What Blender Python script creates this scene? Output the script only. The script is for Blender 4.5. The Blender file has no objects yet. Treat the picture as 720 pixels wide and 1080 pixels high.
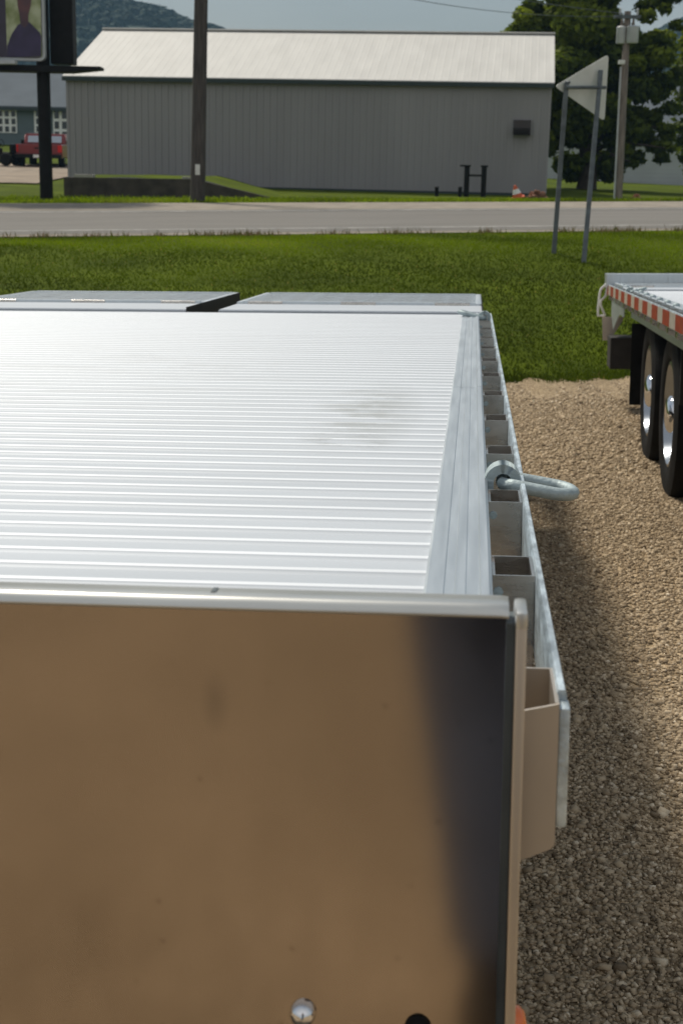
import bpy, bmesh, math, random
import numpy as np
from mathutils import Vector, Matrix
rad = math.radians
random.seed(7); rng = np.random.default_rng(7)
scn = bpy.context.scene
COL = scn.collection

# ------------------------------------------------------------------ camera
CAMZ = 1.45
FPX = 1500.0                      # focal length in pixels of the 720x1080 photograph
UPC = Vector((0.022, 1.0, 0.24)).normalized()          # world up seen in camera axes (right, up, back)
YW = (Vector((0, 0, -1)) - Vector((0, 0, -1)).dot(UPC) * UPC).normalized()
XW = YW.cross(UPC).normalized()
RC = Matrix((XW, YW, UPC))        # camera axes -> world axes
cam_d = bpy.data.cameras.new('camera'); cam = bpy.data.objects.new('camera', cam_d); COL.objects.link(cam)
cam.matrix_world = Matrix.Translation((0, 0, CAMZ)) @ RC.to_4x4()
cam_d.sensor_fit = 'VERTICAL'; cam_d.sensor_height = 36; cam_d.sensor_width = 24; cam_d.lens = 50
cam_d.clip_start = 0.05; cam_d.clip_end = 5000
cam_d.dof.use_dof = True; cam_d.dof.focus_distance = 2.6; cam_d.dof.aperture_fstop = 12.0
scn.camera = cam
CAM = Vector((0, 0, CAMZ))

def ray(px, py):
    return (RC @ Vector((px - 360, 540 - py, -FPX))).normalized()
def at(px, py, Y):                # point of the place seen at a pixel, Y metres ahead
    d = ray(px, py); return CAM + d * (Y / d.y)

# ------------------------------------------------------------------ world, sun, exposure
SUN_EL, SUN_AZ = 54.0, -38.0       # azimuth measured from +Y, negative = towards -X
sdir = Vector((math.sin(rad(SUN_AZ)) * math.cos(rad(SUN_EL)), math.cos(rad(SUN_AZ)) * math.cos(rad(SUN_EL)), math.sin(rad(SUN_EL))))
w = bpy.data.worlds.new("World"); scn.world = w; w.use_nodes = True
nt = w.node_tree; nt.nodes.clear()
out = nt.nodes.new('ShaderNodeOutputWorld'); bg = nt.nodes.new('ShaderNodeBackground')
sky = nt.nodes.new('ShaderNodeTexSky'); sky.sky_type = 'NISHITA'; sky.sun_disc = False
sky.sun_elevation = rad(SUN_EL); sky.sun_rotation = rad(SUN_AZ)
sky.air_density = 1.4; sky.dust_density = 1.0; sky.ozone_density = 2.0
tc = nt.nodes.new('ShaderNodeTexCoord'); mp = nt.nodes.new('ShaderNodeMapping'); mp.inputs['Scale'].default_value = (1, 1, 3.2)
ns = nt.nodes.new('ShaderNodeTexNoise'); ns.inputs['Scale'].default_value = 2.3; ns.inputs['Detail'].default_value = 6
cr = nt.nodes.new('ShaderNodeValToRGB'); cr.color_ramp.elements[0].position = 0.34; cr.color_ramp.elements[1].position = 0.72
cr.color_ramp.elements[0].color = (2.9, 3.3, 3.6, 1); cr.color_ramp.elements[1].color = (4.8, 5.0, 5.1, 1)
mx = nt.nodes.new('ShaderNodeMix'); mx.data_type = 'RGBA'; mx.inputs[0].default_value = 0.72
nt.links.new(tc.outputs['Generated'], mp.inputs[0]); nt.links.new(mp.outputs[0], ns.inputs['Vector'])
nt.links.new(ns.outputs['Fac'], cr.inputs[0]); nt.links.new(sky.outputs[0], mx.inputs[6]); nt.links.new(cr.outputs[0], mx.inputs[7])
sx = nt.nodes.new('ShaderNodeSeparateXYZ'); nt.links.new(tc.outputs['Generated'], sx.inputs[0])  # unseen brighter sky behind the camera, added to lift the cap and shaded faces
m1 = nt.nodes.new('ShaderNodeMapRange'); m1.inputs['From Min'].default_value = 0.05; m1.inputs['From Max'].default_value = -0.75; nt.links.new(sx.outputs['Y'], m1.inputs[0])
m2 = nt.nodes.new('ShaderNodeMapRange'); m2.inputs['From Min'].default_value = 0.05; m2.inputs['From Max'].default_value = 0.35; nt.links.new(sx.outputs['Z'], m2.inputs[0])
m3 = nt.nodes.new('ShaderNodeMath'); m3.operation = 'MULTIPLY'; nt.links.new(m1.outputs[0], m3.inputs[0]); nt.links.new(m2.outputs[0], m3.inputs[1])
m4 = nt.nodes.new('ShaderNodeMix'); m4.data_type = 'RGBA'; nt.links.new(m3.outputs[0], m4.inputs[0]); nt.links.new(mx.outputs[2], m4.inputs[6]); m4.inputs[7].default_value = (7.0, 7.05, 7.1, 1)
nt.links.new(m4.outputs[2], bg.inputs[0]); bg.inputs[1].default_value = 0.085
nt.links.new(bg.outputs[0], out.inputs[0])
sl = bpy.data.lights.new('sun', 'SUN'); sl.energy = 3.7; sl.angle = rad(8.0); sl.color = (1.0, 0.92, 0.79)
so = bpy.data.objects.new('sun', sl); COL.objects.link(so)
so.rotation_euler = sdir.to_track_quat('Z', 'Y').to_euler(); so.location = (-20, 30, 40)
vs = scn.view_settings; vs.view_transform = 'Standard'; vs.look = 'None'; vs.exposure = 0.0; vs.gamma = 1.0; vs.use_curve_mapping = False
scn.render.engine = 'CYCLES'
scn.cycles.use_denoising = True
scn.cycles.max_bounces = 6; scn.cycles.volume_bounces = 0

# ------------------------------------------------------------------ materials
def mat(name, base, rough=0.6, metal=0.0, var=0.0, vscale=8.0, bump=0.0, bscale=60.0, stretch=None, col2=None, spec=0.5, emit=None, alpha=None, trans=0, detail=5, rvar=0.0, coat=0):
    m = bpy.data.materials.new(name); m.use_nodes = True
    t = m.node_tree; p = t.nodes['Principled BSDF']
    p.inputs['Roughness'].default_value = rough; p.inputs['Metallic'].default_value = metal
    p.inputs['Specular IOR Level'].default_value = spec; p.inputs['Base Color'].default_value = (*base, 1)
    p.inputs['Coat Weight'].default_value = coat
    tcn = t.nodes.new('ShaderNodeTexCoord'); mpn = t.nodes.new('ShaderNodeMapping')
    if stretch: mpn.inputs['Scale'].default_value = stretch
    t.links.new(tcn.outputs['Object'], mpn.inputs[0])
    if var or col2:
        n = t.nodes.new('ShaderNodeTexNoise'); n.inputs['Scale'].default_value = vscale; n.inputs['Detail'].default_value = detail
        t.links.new(mpn.outputs[0], n.inputs['Vector'])
        r = t.nodes.new('ShaderNodeValToRGB'); t.links.new(n.outputs['Fac'], r.inputs[0])
        r.color_ramp.elements[0].position = 0.35; r.color_ramp.elements[1].position = 0.65
        c2 = col2 if col2 else tuple(min(1, c * (1 + var)) for c in base)
        c1 = base if col2 else tuple(c * (1 - var) for c in base)
        r.color_ramp.elements[0].color = (*c1, 1); r.color_ramp.elements[1].color = (*c2, 1)
        t.links.new(r.outputs[0], p.inputs['Base Color'])
        if rvar:
            mr = t.nodes.new('ShaderNodeMapRange'); mr.inputs['To Min'].default_value = max(0.02, rough - rvar); mr.inputs['To Max'].default_value = rough + rvar
            t.links.new(n.outputs['Fac'], mr.inputs[0]); t.links.new(mr.outputs[0], p.inputs['Roughness'])
    if bump:
        n2 = t.nodes.new('ShaderNodeTexNoise'); n2.inputs['Scale'].default_value = bscale; n2.inputs['Detail'].default_value = 4
        t.links.new(mpn.outputs[0], n2.inputs['Vector'])
        b = t.nodes.new('ShaderNodeBump'); b.inputs['Strength'].default_value = bump; b.inputs['Distance'].default_value = 0.02
        t.links.new(n2.outputs['Fac'], b.inputs['Height']); t.links.new(b.outputs[0], p.inputs['Normal'])
    if emit:
        p.inputs['Emission Color'].default_value = (*emit[0], 1); p.inputs['Emission Strength'].default_value = emit[1]
    if trans: p.inputs['Transmission Weight'].default_value = trans
    return m

M = {}
M['alu'] = mat('brushed_aluminium', (0.60, 0.65, 0.69), 0.38, 0.85, var=0.04, vscale=5, stretch=(14, 0.8, 3), bump=0.04, bscale=90, rvar=0.08)
M['pocket'] = mat('mill_aluminium', (0.58, 0.56, 0.53), 0.27, 1.0, var=0.12, vscale=7, stretch=(2, 2, 6), bump=0.02, bscale=40, rvar=0.1)
M['galv'] = mat('galvanised_steel', (0.36, 0.43, 0.45), 0.6, 0.35, var=0.1, vscale=45, bump=0.15, bscale=150, rvar=0.1)
M['rub'] = mat('worn_rub_rail', (0.55, 0.63, 0.68), 0.42, 0.7, var=0.3, vscale=18, stretch=(3, 1, 3), bump=0.15, bscale=70, rvar=0.1)
M['black'] = mat('black_painted_steel', (0.006, 0.006, 0.006), 0.6, 0.0, var=0.3, vscale=6, spec=0.2)
M['dark'] = mat('dark_underframe', (0.018, 0.016, 0.014), 0.8, var=0.4, vscale=9)
M['rubber'] = mat('tyre_rubber', (0.010, 0.010, 0.010), 0.8, var=0.3, vscale=12, bump=0.2, bscale=50, spec=0.15)
M['chrome'] = mat('chrome', (0.8, 0.8, 0.82), 0.08, 1.0)
M['rim'] = mat('polished_wheel', (0.36, 0.39, 0.43), 0.25, 1.0)
M['red'] = mat('red_reflective_tape', (0.27, 0.030, 0.012), 0.45, var=0.25, vscale=30)
M['white_tape'] = mat('white_reflective_tape', (0.40, 0.36, 0.30), 0.45, var=0.12, vscale=30)
M['white'] = mat('white_paint', (0.78, 0.79, 0.78), 0.5, var=0.06, vscale=6)
M['amber'] = mat('amber_lens', (0.8, 0.16, 0.01), 0.2, spec=0.7, coat=0.5)
M['concrete'] = mat('dark_concrete', (0.055, 0.046, 0.038), 0.9, var=0.35, vscale=3, bump=0.3, bscale=20)
M['cap_conc'] = mat('pale_concrete', (0.32, 0.31, 0.28), 0.9, var=0.2, vscale=4)
M['wall_grey'] = mat('grey_steel_cladding', (0.285, 0.28, 0.29), 0.6, 0.0, var=0.05, vscale=0.8, stretch=(1, 1, 0.2), spec=0.3)
M['roof_white'] = mat('pale_steel_roof', (0.53, 0.525, 0.50), 0.6, 0.0, var=0.05, vscale=1.2, stretch=(2, 0.4, 1))
M['trim'] = mat('dark_green_trim', (0.02, 0.035, 0.035), 0.6)
M['wood'] = mat('weathered_pole_wood', (0.062, 0.055, 0.048), 0.9, var=0.35, vscale=5, stretch=(6, 6, 0.5), bump=0.4, bscale=30)
M['wood_pale'] = mat('grey_pole_wood', (0.20, 0.17, 0.15), 0.9, var=0.3, vscale=5, stretch=(6, 6, 0.5), bump=0.4, bscale=30)
M['bark'] = mat('bark', (0.05, 0.038, 0.028), 0.95, var=0.4, vscale=6, stretch=(3, 3, 0.6), bump=0.6, bscale=18)
M['sign_back'] = mat('sign_aluminium', (0.60, 0.62, 0.58), 0.5, 0.1, var=0.06, vscale=4)
M['post'] = mat('sign_post_steel', (0.10, 0.12, 0.13), 0.6, 0.3, var=0.2, vscale=10)
M['trafo'] = mat('transformer_paint', (0.42, 0.45, 0.46), 0.5, var=0.08, vscale=4)
M['brown_metal'] = mat('brown_vent_metal', (0.03, 0.022, 0.018), 0.6)
M['orange'] = mat('cone_orange', (0.55, 0.10, 0.03), 0.6)
M['rubble'] = mat('red_rubble', (0.22, 0.09, 0.05), 0.95, col2=(0.30, 0.17, 0.12), vscale=6)
M['house_wall'] = mat('blue_grey_siding', (0.12, 0.16, 0.18), 0.7, var=0.05, vscale=1)
M['house_roof'] = mat('grey_roof_sheet', (0.13, 0.15, 0.17), 0.95, spec=0.05, var=0.06, vscale=1)
M['glass'] = mat('window_glass', (0.03, 0.04, 0.045), 0.1, spec=0.8)
M['pale_wall'] = mat('white_shed_siding', (0.44, 0.47, 0.48), 0.7, var=0.05, vscale=1)
M['car_red'] = mat('red_car_paint', (0.20, 0.008, 0.010), 0.35, coat=0.4)
M['tail'] = mat('red_lens', (0.6, 0.01, 0.01), 0.2)
M['cloth_dark'] = mat('dark_cloth', (0.045, 0.062, 0.10), 0.9, var=0.2, vscale=10)
M['cloth_grey'] = mat('brown_grey_cloth', (0.13, 0.13, 0.15), 0.9, var=0.2, vscale=10)
M['skin'] = mat('skin', (0.42, 0.24, 0.17), 0.55)
M['hair'] = mat('hair', (0.03, 0.02, 0.015), 0.7)

def deck_material(name='deck_planks_aluminium', base=(0.475, 0.515, 0.565)):
    m = mat(name, base, 0.58, 0.15, spec=0.3, var=0.035, vscale=2.5, stretch=(0.25, 3, 1), rvar=0.05)
    t = m.node_tree; p = t.nodes['Principled BSDF']
    src = p.inputs['Base Color'].links[0].from_socket
    tcn = t.nodes.new('ShaderNodeTexCoord')
    # real dirt: a smeared patch and a faint fore-and-aft scuff line
    def patch(cx, cy, sx, sy, nscale, thr, seed):
        mp = t.nodes.new('ShaderNodeMapping'); mp.inputs['Location'].default_value = (-cx / sx, -cy / sy, 0); mp.inputs['Scale'].default_value = (1 / sx, 1 / sy, 0)
        t.links.new(tcn.outputs['Object'], mp.inputs[0])
        ln = t.nodes.new('ShaderNodeVectorMath'); ln.operation = 'LENGTH'; t.links.new(mp.outputs[0], ln.inputs[0])
        mr = t.nodes.new('ShaderNodeMapRange'); mr.inputs['From Min'].default_value = 1.0; mr.inputs['From Max'].default_value = 0.25
        t.links.new(ln.outputs['Value'], mr.inputs[0])
        n = t.nodes.new('ShaderNodeTexNoise'); n.inputs['Scale'].default_value = nscale; n.inputs['Detail'].default_value = 7; n.inputs['Roughness'].default_value = 0.65
        mp2 = t.nodes.new('ShaderNodeMapping'); mp2.inputs['Scale'].default_value = (0.8, 2.2, 1); mp2.inputs['Location'].default_value = (seed, seed, 0)
        t.links.new(tcn.outputs['Object'], mp2.inputs[0]); t.links.new(mp2.outputs[0], n.inputs['Vector'])
        r = t.nodes.new('ShaderNodeMapRange'); r.inputs['From Min'].default_value = thr; r.inputs['From Max'].default_value = thr + 0.16
        t.links.new(n.outputs['Fac'], r.inputs[0])
        mu = t.nodes.new('ShaderNodeMath'); mu.operation = 'MULTIPLY'; t.links.new(mr.outputs[0], mu.inputs[0]); t.links.new(r.outputs[0], mu.inputs[1])
        return mu.outputs[0]
    last = src
    for (args, col, k) in (((1.07, -1.78, 0.14, 0.70, 7, 0.42, 3), (0.24, 0.25, 0.23, 1), 0.42),
                           ((1.06, -2.22, 0.10, 0.14, 13, 0.49, 11), (0.10, 0.10, 0.08, 1), 0.6),
                           ((0.55, -0.9, 0.30, 0.30, 6, 0.5, 5), (0.36, 0.38, 0.40, 1), 0.3),
                           ((0.2, -1.0, 0.8, 1.6, 3, 0.5, 8), (0.40, 0.42, 0.44, 1), 0.3)):
        f = patch(*args)
        sc_ = t.nodes.new('ShaderNodeMath'); sc_.operation = 'MULTIPLY'; sc_.inputs[1].default_value = k; t.links.new(f, sc_.inputs[0])
        mxn = t.nodes.new('ShaderNodeMix'); mxn.data_type = 'RGBA'; t.links.new(sc_.outputs[0], mxn.inputs[0]); t.links.new(last, mxn.inputs[6]); mxn.inputs[7].default_value = col
        last = mxn.outputs[2]
    t.links.new(last, p.inputs['Base Color'])
    return m
M['deck'] = deck_material()
M['rib'] = deck_material('glint_bright_ribs', (0.70, 0.74, 0.79))  # rib tops: paler base colour stands in for sky glints

def plate_material():
    m = mat('smooth_sheet_aluminium', (0.445, 0.375, 0.32), 0.11, 1.0, var=0.012, vscale=9, stretch=(4, 1, 0.5), detail=8)
    t = m.node_tree; p = t.nodes['Principled BSDF']; last = p.inputs['Base Color'].links[0].from_socket
    tcn = t.nodes.new('ShaderNodeTexCoord')
    # brushed grain
    mp = t.nodes.new('ShaderNodeMapping'); mp.inputs['Scale'].default_value = (900, 1, 25); t.links.new(tcn.outputs['Object'], mp.inputs[0])
    n = t.nodes.new('ShaderNodeTexNoise'); n.inputs['Scale'].default_value = 1; n.inputs['Detail'].default_value = 2; t.links.new(mp.outputs[0], n.inputs['Vector'])
    b = t.nodes.new('ShaderNodeBump'); b.inputs['Strength'].default_value = 0.06; b.inputs['Distance'].default_value = 0.001; t.links.new(n.outputs['Fac'], b.inputs['Height']); 
    # specks of dirt
    v = t.nodes.new('ShaderNodeTexVoronoi'); v.inputs['Scale'].default_value = 26; t.links.new(tcn.outputs['Object'], v.inputs['Vector'])
    r = t.nodes.new('ShaderNodeMapRange'); r.inputs['From Min'].default_value = 0.11; r.inputs['From Max'].default_value = 0.03; r.inputs['To Max'].default_value = 0.3
    t.links.new(v.outputs['Distance'], r.inputs[0])
    def mixin(fac, col):
        nonlocal last
        mx = t.nodes.new('ShaderNodeMix'); mx.data_type = 'RGBA'; t.links.new(fac, mx.inputs[0]); t.links.new(last, mx.inputs[6]); mx.inputs[7].default_value = col; last = mx.outputs[2]
    mixin(r.outputs[0], (0.20, 0.16, 0.13, 1))
    mp = t.nodes.new('ShaderNodeMapping'); mp.inputs['Location'].default_value = (-1.093 / .013, 0, -1.03 / .030); mp.inputs['Scale'].default_value = (1 / .013, 0, 1 / .030); t.links.new(tcn.outputs['Object'], mp.inputs[0])
    ln = t.nodes.new('ShaderNodeVectorMath'); ln.operation = 'LENGTH'; t.links.new(mp.outputs[0], ln.inputs[0])
    r = t.nodes.new('ShaderNodeMapRange'); r.inputs['From Min'].default_value = 1.0; r.inputs['From Max'].default_value = 0.2; r.inputs['To Max'].default_value = 0.28; t.links.new(ln.outputs['Value'], r.inputs[0])
    mixin(r.outputs[0], (0.16, 0.15, 0.14, 1))
    t.links.new(last, p.inputs['Base Color'])
    return m
M['plate'] = plate_material()

def gravel_material():
    m = bpy.data.materials.new('gravel'); m.use_nodes = True; t = m.node_tree; p = t.nodes['Principled BSDF']
    p.inputs['Roughness'].default_value = 0.95; p.inputs['Specular IOR Level'].default_value = 0.2
    tcn = t.nodes.new('ShaderNodeTexCoord')
    v = t.nodes.new('ShaderNodeTexVoronoi'); v.inputs['Scale'].default_value = 75; t.links.new(tcn.outputs['Object'], v.inputs['Vector'])
    sep = t.nodes.new('ShaderNodeSeparateColor'); t.links.new(v.outputs['Color'], sep.inputs[0])
    r = t.nodes.new('ShaderNodeValToRGB'); t.links.new(sep.outputs[0], r.inputs[0])
    e = r.color_ramp.elements; e[0].color = (0.22, 0.17, 0.11, 1); e[1].color = (0.72, 0.58, 0.40, 1)
    e2 = e.new(0.5); e2.color = (0.44, 0.335, 0.215, 1)
    n = t.nodes.new('ShaderNodeTexNoise'); n.inputs['Scale'].default_value = 0.9; n.inputs['Detail'].default_value = 6; t.links.new(tcn.outputs['Object'], n.inputs['Vector'])
    r2 = t.nodes.new('ShaderNodeValToRGB'); t.links.new(n.outputs['Fac'], r2.inputs[0]); r2.color_ramp.elements[0].position = 0.3; r2.color_ramp.elements[1].position = 0.7
    r2.color_ramp.elements[0].color = (0.72, 0.70, 0.66, 1); r2.color_ramp.elements[1].color = (1.15, 1.12, 1.08, 1)
    mu = t.nodes.new('ShaderNodeMix'); mu.data_type = 'RGBA'; mu.blend_type = 'MULTIPLY'; mu.inputs[0].default_value = 1
    t.links.new(r.outputs[0], mu.inputs[6]); t.links.new(r2.outputs[0], mu.inputs[7]); t.links.new(mu.outputs[2], p.inputs['Base Color'])
    b = t.nodes.new('ShaderNodeBump'); b.inputs['Strength'].default_value = 1.0; b.inputs['Distance'].default_value = 0.02; b.invert = True
    t.links.new(v.outputs['Distance'], b.inputs['Height']); t.links.new(b.outputs[0], p.inputs['Normal'])
    return m
M['gravel'] = gravel_material()

def attr_material(name, ramp, rough=0.9, tr=0.0, noise=None):
    """colour by a per-face random value 'rnd'"""
    m = bpy.data.materials.new(name); m.use_nodes = True; t = m.node_tree; p = t.nodes['Principled BSDF']
    p.inputs['Roughness'].default_value = rough; p.inputs['Specular IOR Level'].default_value = 0.25
    a = t.nodes.new('ShaderNodeAttribute'); a.attribute_name = 'rnd'
    r = t.nodes.new('ShaderNodeValToRGB'); t.links.new(a.outputs['Fac'], r.inputs[0])
    el = r.color_ramp.elements
    el[0].position = ramp[0][0]; el[0].color = (*ramp[0][1], 1); el[1].position = ramp[-1][0]; el[1].color = (*ramp[-1][1], 1)
    for q, c in ramp[1:-1]: k = el.new(q); k.color = (*c, 1)
    t.links.new(r.outputs[0], p.inputs['Base Color'])
    if tr:
        o = t.nodes['Material Output']; tl = t.nodes.new('ShaderNodeBsdfTranslucent'); mxs = t.nodes.new('ShaderNodeMixShader'); mxs.inputs[0].default_value = tr
        t.links.new(r.outputs[0], tl.inputs[0]); t.links.new(p.outputs[0], mxs.inputs[1]); t.links.new(tl.outputs[0], mxs.inputs[2]); t.links.new(mxs.outputs[0], o.inputs[0])
    return m
M['stone'] = attr_material('gravel_stones', [(0, (0.15, 0.11, 0.07)), (0.35, (0.36, 0.275, 0.18)), (0.7, (0.53, 0.42, 0.285)), (1, (0.72, 0.61, 0.46))])
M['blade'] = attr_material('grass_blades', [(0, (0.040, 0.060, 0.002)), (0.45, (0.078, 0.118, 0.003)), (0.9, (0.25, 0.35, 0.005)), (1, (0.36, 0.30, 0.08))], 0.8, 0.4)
M['weed'] = attr_material('verge_weeds', [(0, (0.08, 0.10, 0.01)), (0.5, (0.16, 0.14, 0.05)), (1, (0.28, 0.18, 0.11))], 0.9, 0.2)
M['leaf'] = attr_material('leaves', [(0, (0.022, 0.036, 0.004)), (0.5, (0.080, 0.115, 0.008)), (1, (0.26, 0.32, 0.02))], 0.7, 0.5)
M['far_leaf'] = attr_material('far_leaves', [(0, (0.012, 0.028, 0.022)), (1, (0.028, 0.050, 0.034))], 0.9, 0.1)  # bluish base colour carries some of the distance haze

def grass_material():
    m = mat('mown_grass', (0.045, 0.066, 0.002), 0.95, col2=(0.085, 0.118, 0.004), vscale=1.1, detail=8, spec=0.1, bump=0.6, bscale=14, stretch=(0.6, 1, 1))
    return m
M['grass'] = grass_material()
M['asphalt'] = mat('worn_asphalt', (0.155, 0.147, 0.135), 0.9, var=0.12, vscale=2.0, stretch=(0.15, 2, 1), bump=0.2, bscale=60)
M['shoulder'] = mat('gravel_shoulder', (0.25, 0.22, 0.18), 0.95, var=0.15, vscale=3, bump=0.3, bscale=50)
M['line'] = mat('worn_road_paint', (0.27, 0.265, 0.25), 0.8, var=0.25, vscale=4)
M['drive'] = mat('gravel_drive', (0.26, 0.21, 0.16), 0.95, var=0.2, vscale=1.5)
M['hill'] = mat('wooded_hill', (0.025, 0.045, 0.03), 0.95, var=0.3, vscale=0.05)

# ------------------------------------------------------------------ object helpers
def tag(o, label=None, cat=None, group=None, kind=None):
    if label: o['label'] = label
    if cat: o['category'] = cat
    if group: o['group'] = group
    if kind: o['kind'] = kind
    return o
def empty(name, loc=(0, 0, 0), basis=None, label=None, cat=None, group=None):
    o = bpy.data.objects.new(name, None); COL.objects.link(o); o.empty_display_size = 0.2
    m = Matrix.Translation(loc)
    if basis is not None: m = m @ basis.to_4x4()
    o.matrix_world = m
    return tag(o, label, cat, group)
class MB:
    """collects shapes, builds ONE mesh object"""
    def __init__(s): s.bm = bmesh.new()
    def box(s, x0, x1, y0, y1, z0, z1, bev=0):
        r = bmesh.ops.create_cube(s.bm, size=1.0)
        for v in r['verts']:
            v.co = Vector(((x0 + x1) / 2 + v.co.x * (x1 - x0), (y0 + y1) / 2 + v.co.y * (y1 - y0), (z0 + z1) / 2 + v.co.z * (z1 - z0)))
        if bev:
            es = set(e for v in r['verts'] for e in v.link_edges)
            bmesh.ops.bevel(s.bm, geom=list(es), offset=bev, segments=2, affect='EDGES', profile=0.6)
        return s
    def cyl(s, a, b, r0, r1=None, n=14):
        a = Vector(a); b = Vector(b); r1 = r0 if r1 is None else r1
        q = (b - a).to_track_quat('Z', 'Y').to_matrix().to_4x4()
        bmesh.ops.create_cone(s.bm, cap_ends=True, segments=n, radius1=r0, radius2=r1, depth=(b - a).length, matrix=Matrix.Translation((a + b) / 2) @ q)
        return s
    def tube(s, pts, rr, n=10, closed=False):
        pts = [Vector(p) for p in pts]; N = len(pts)
        rr = rr if isinstance(rr, (list, tuple)) else [rr] * N
        rings = []; prev = None
        for i, p in enumerate(pts):
            if closed: d = pts[(i + 1) % N] - pts[i - 1]
            else: d = pts[min(i + 1, N - 1)] - pts[max(i - 1, 0)]
            d.normalize()
            if prev is None: a = d.orthogonal().normalized()
            else: a = (prev - prev.dot(d) * d).normalized()
            prev = a; b = d.cross(a)
            rings.append([s.bm.verts.new(p + rr[i] * (a * math.cos(2 * math.pi * k / n) + b * math.sin(2 * math.pi * k / n))) for k in range(n)])
        m = N if closed else N - 1
        for i in range(m):
            A = rings[i]; B = rings[(i + 1) % N]; off = 0
            if closed and i == N - 1:
                off = min(range(n), key=lambda o: (A[0].co - B[o].co).length)
            for k in range(n): s.bm.faces.new((A[k], A[(k + 1) % n], B[(k + 1 + off) % n], B[(k + off) % n]))
        if not closed:
            s.bm.faces.new(list(reversed(rings[0]))); s.bm.faces.new(rings[-1])
        return s
    def prism(s, poly, thick, fn):
        """poly: 2D outline, fn(u,v,w) -> xyz, w = 0..thick"""
        a = [s.bm.verts.new(fn(u, v, 0)) for u, v in poly]; b = [s.bm.verts.new(fn(u, v, thick)) for u, v in poly]
        n = len(poly); s.bm.faces.new(a); s.bm.faces.new(list(reversed(b)))
        for i in range(n): s.bm.faces.new((a[i], b[i], b[(i + 1) % n], a[(i + 1) % n]))
        return s
    def lathe(s, prof, c, axis, n=28):
        """prof: (along, radius) list, round axis through c"""
        c = Vector(c); ax = Vector(axis).normalized(); a = ax.orthogonal().normalized(); b = ax.cross(a); rings = []
        for t, r in prof:
            rings.append([s.bm.verts.new(c + ax * t + max(r, 1e-4) * (a * math.cos(2 * math.pi * k / n) + b * math.sin(2 * math.pi * k / n))) for k in range(n)])
        for i in range(len(rings) - 1):
            for k in range(n): s.bm.faces.new((rings[i][k], rings[i][(k + 1) % n], rings[i + 1][(k + 1) % n], rings[i + 1][k]))
        return s
    def build(s, name, m, parent=None, smooth=None, shift=None):
        bmesh.ops.recalc_face_normals(s.bm, faces=s.bm.faces[:])
        if shift is not None: bmesh.ops.translate(s.bm, verts=s.bm.verts[:], vec=shift)
        me = bpy.data.meshes.new(name); s.bm.to_mesh(me); s.bm.free()
        if smooth is not None:
            me.polygons.foreach_set('use_smooth', [True] * len(me.polygons))
            if smooth > 0: me.set_sharp_from_angle(angle=rad(smooth))
        me.materials.append(m)
        o = bpy.data.objects.new(name, me); COL.objects.link(o)
        if parent: o.parent = parent
        return o
def np_mesh(name, verts, faces, m, rnd=None, parent=None, smooth=False):
    """verts (N,3), faces (F,k) -> mesh object, with optional per-face random attribute"""
    me = bpy.data.meshes.new(name); F, k = faces.shape
    me.vertices.add(len(verts)); me.vertices.foreach_set('co', verts.astype(np.float32).ravel())
    me.loops.add(F * k); me.loops.foreach_set('vertex_index', faces.astype(np.int32).ravel())
    me.polygons.add(F); me.polygons.foreach_set('loop_start', np.arange(0, F * k, k, dtype=np.int32))
    me.polygons.foreach_set('loop_total', np.full(F, k, dtype=np.int32))
    if smooth: me.polygons.foreach_set('use_smooth', np.ones(F, dtype=bool))
    me.update(calc_edges=True); me.validate()
    if rnd is not None:
        a = me.attributes.new('rnd', 'FLOAT', 'FACE'); a.data.foreach_set('value', rnd.astype(np.float32))
    me.materials.append(m)
    o = bpy.data.objects.new(name, me); COL.objects.link(o)
    if parent: o.parent = parent
    return o

# ------------------------------------------------------------------ frames (trailers and the sloping lot)
def frame(vx, vy, slope=0.0034):
    u = ray(vx, vy); far = ray(vx + 17000, vy + slope * 17000)
    r = (far - far.dot(u) * u).normalized(); n = r.cross(u).normalized()
    return Matrix((r, u, n)).transposed()
LOT = frame(525, 251); LOTD = 1.42
LN = LOT.col[2].copy()
def lot_z(x, y):          # height of the sloping gravel lot
    return CAMZ + (-LOTD - LN.x * x - LN.y * y) / LN.z
def hit_lot(px, py):
    d = ray(px, py); return CAM + d * (-LOTD / LN.dot(d))
BA, BB = hit_lot(535, 404), hit_lot(672, 396)
def y_edge(x):            # where gravel meets grass
    return BA.y + (x - BA.x) * (BB.y - BA.y) / (BB.x - BA.x) * 0.6
def smooth(a, b, t):
    t = np.clip(t, 0, 1); return a + (b - a) * t
Y1, Y2 = 22.0, 31.0       # road edges
ROWS = [(Y1, .93, -.031), (Y2, .66, -.025), (34.5, .72, -.018), (40, .70, -.004), (50, .47, .010), (60, .25, .016), (80, -.45, .042), (140, -1.5, .05), (600, -6, .02)]
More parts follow.
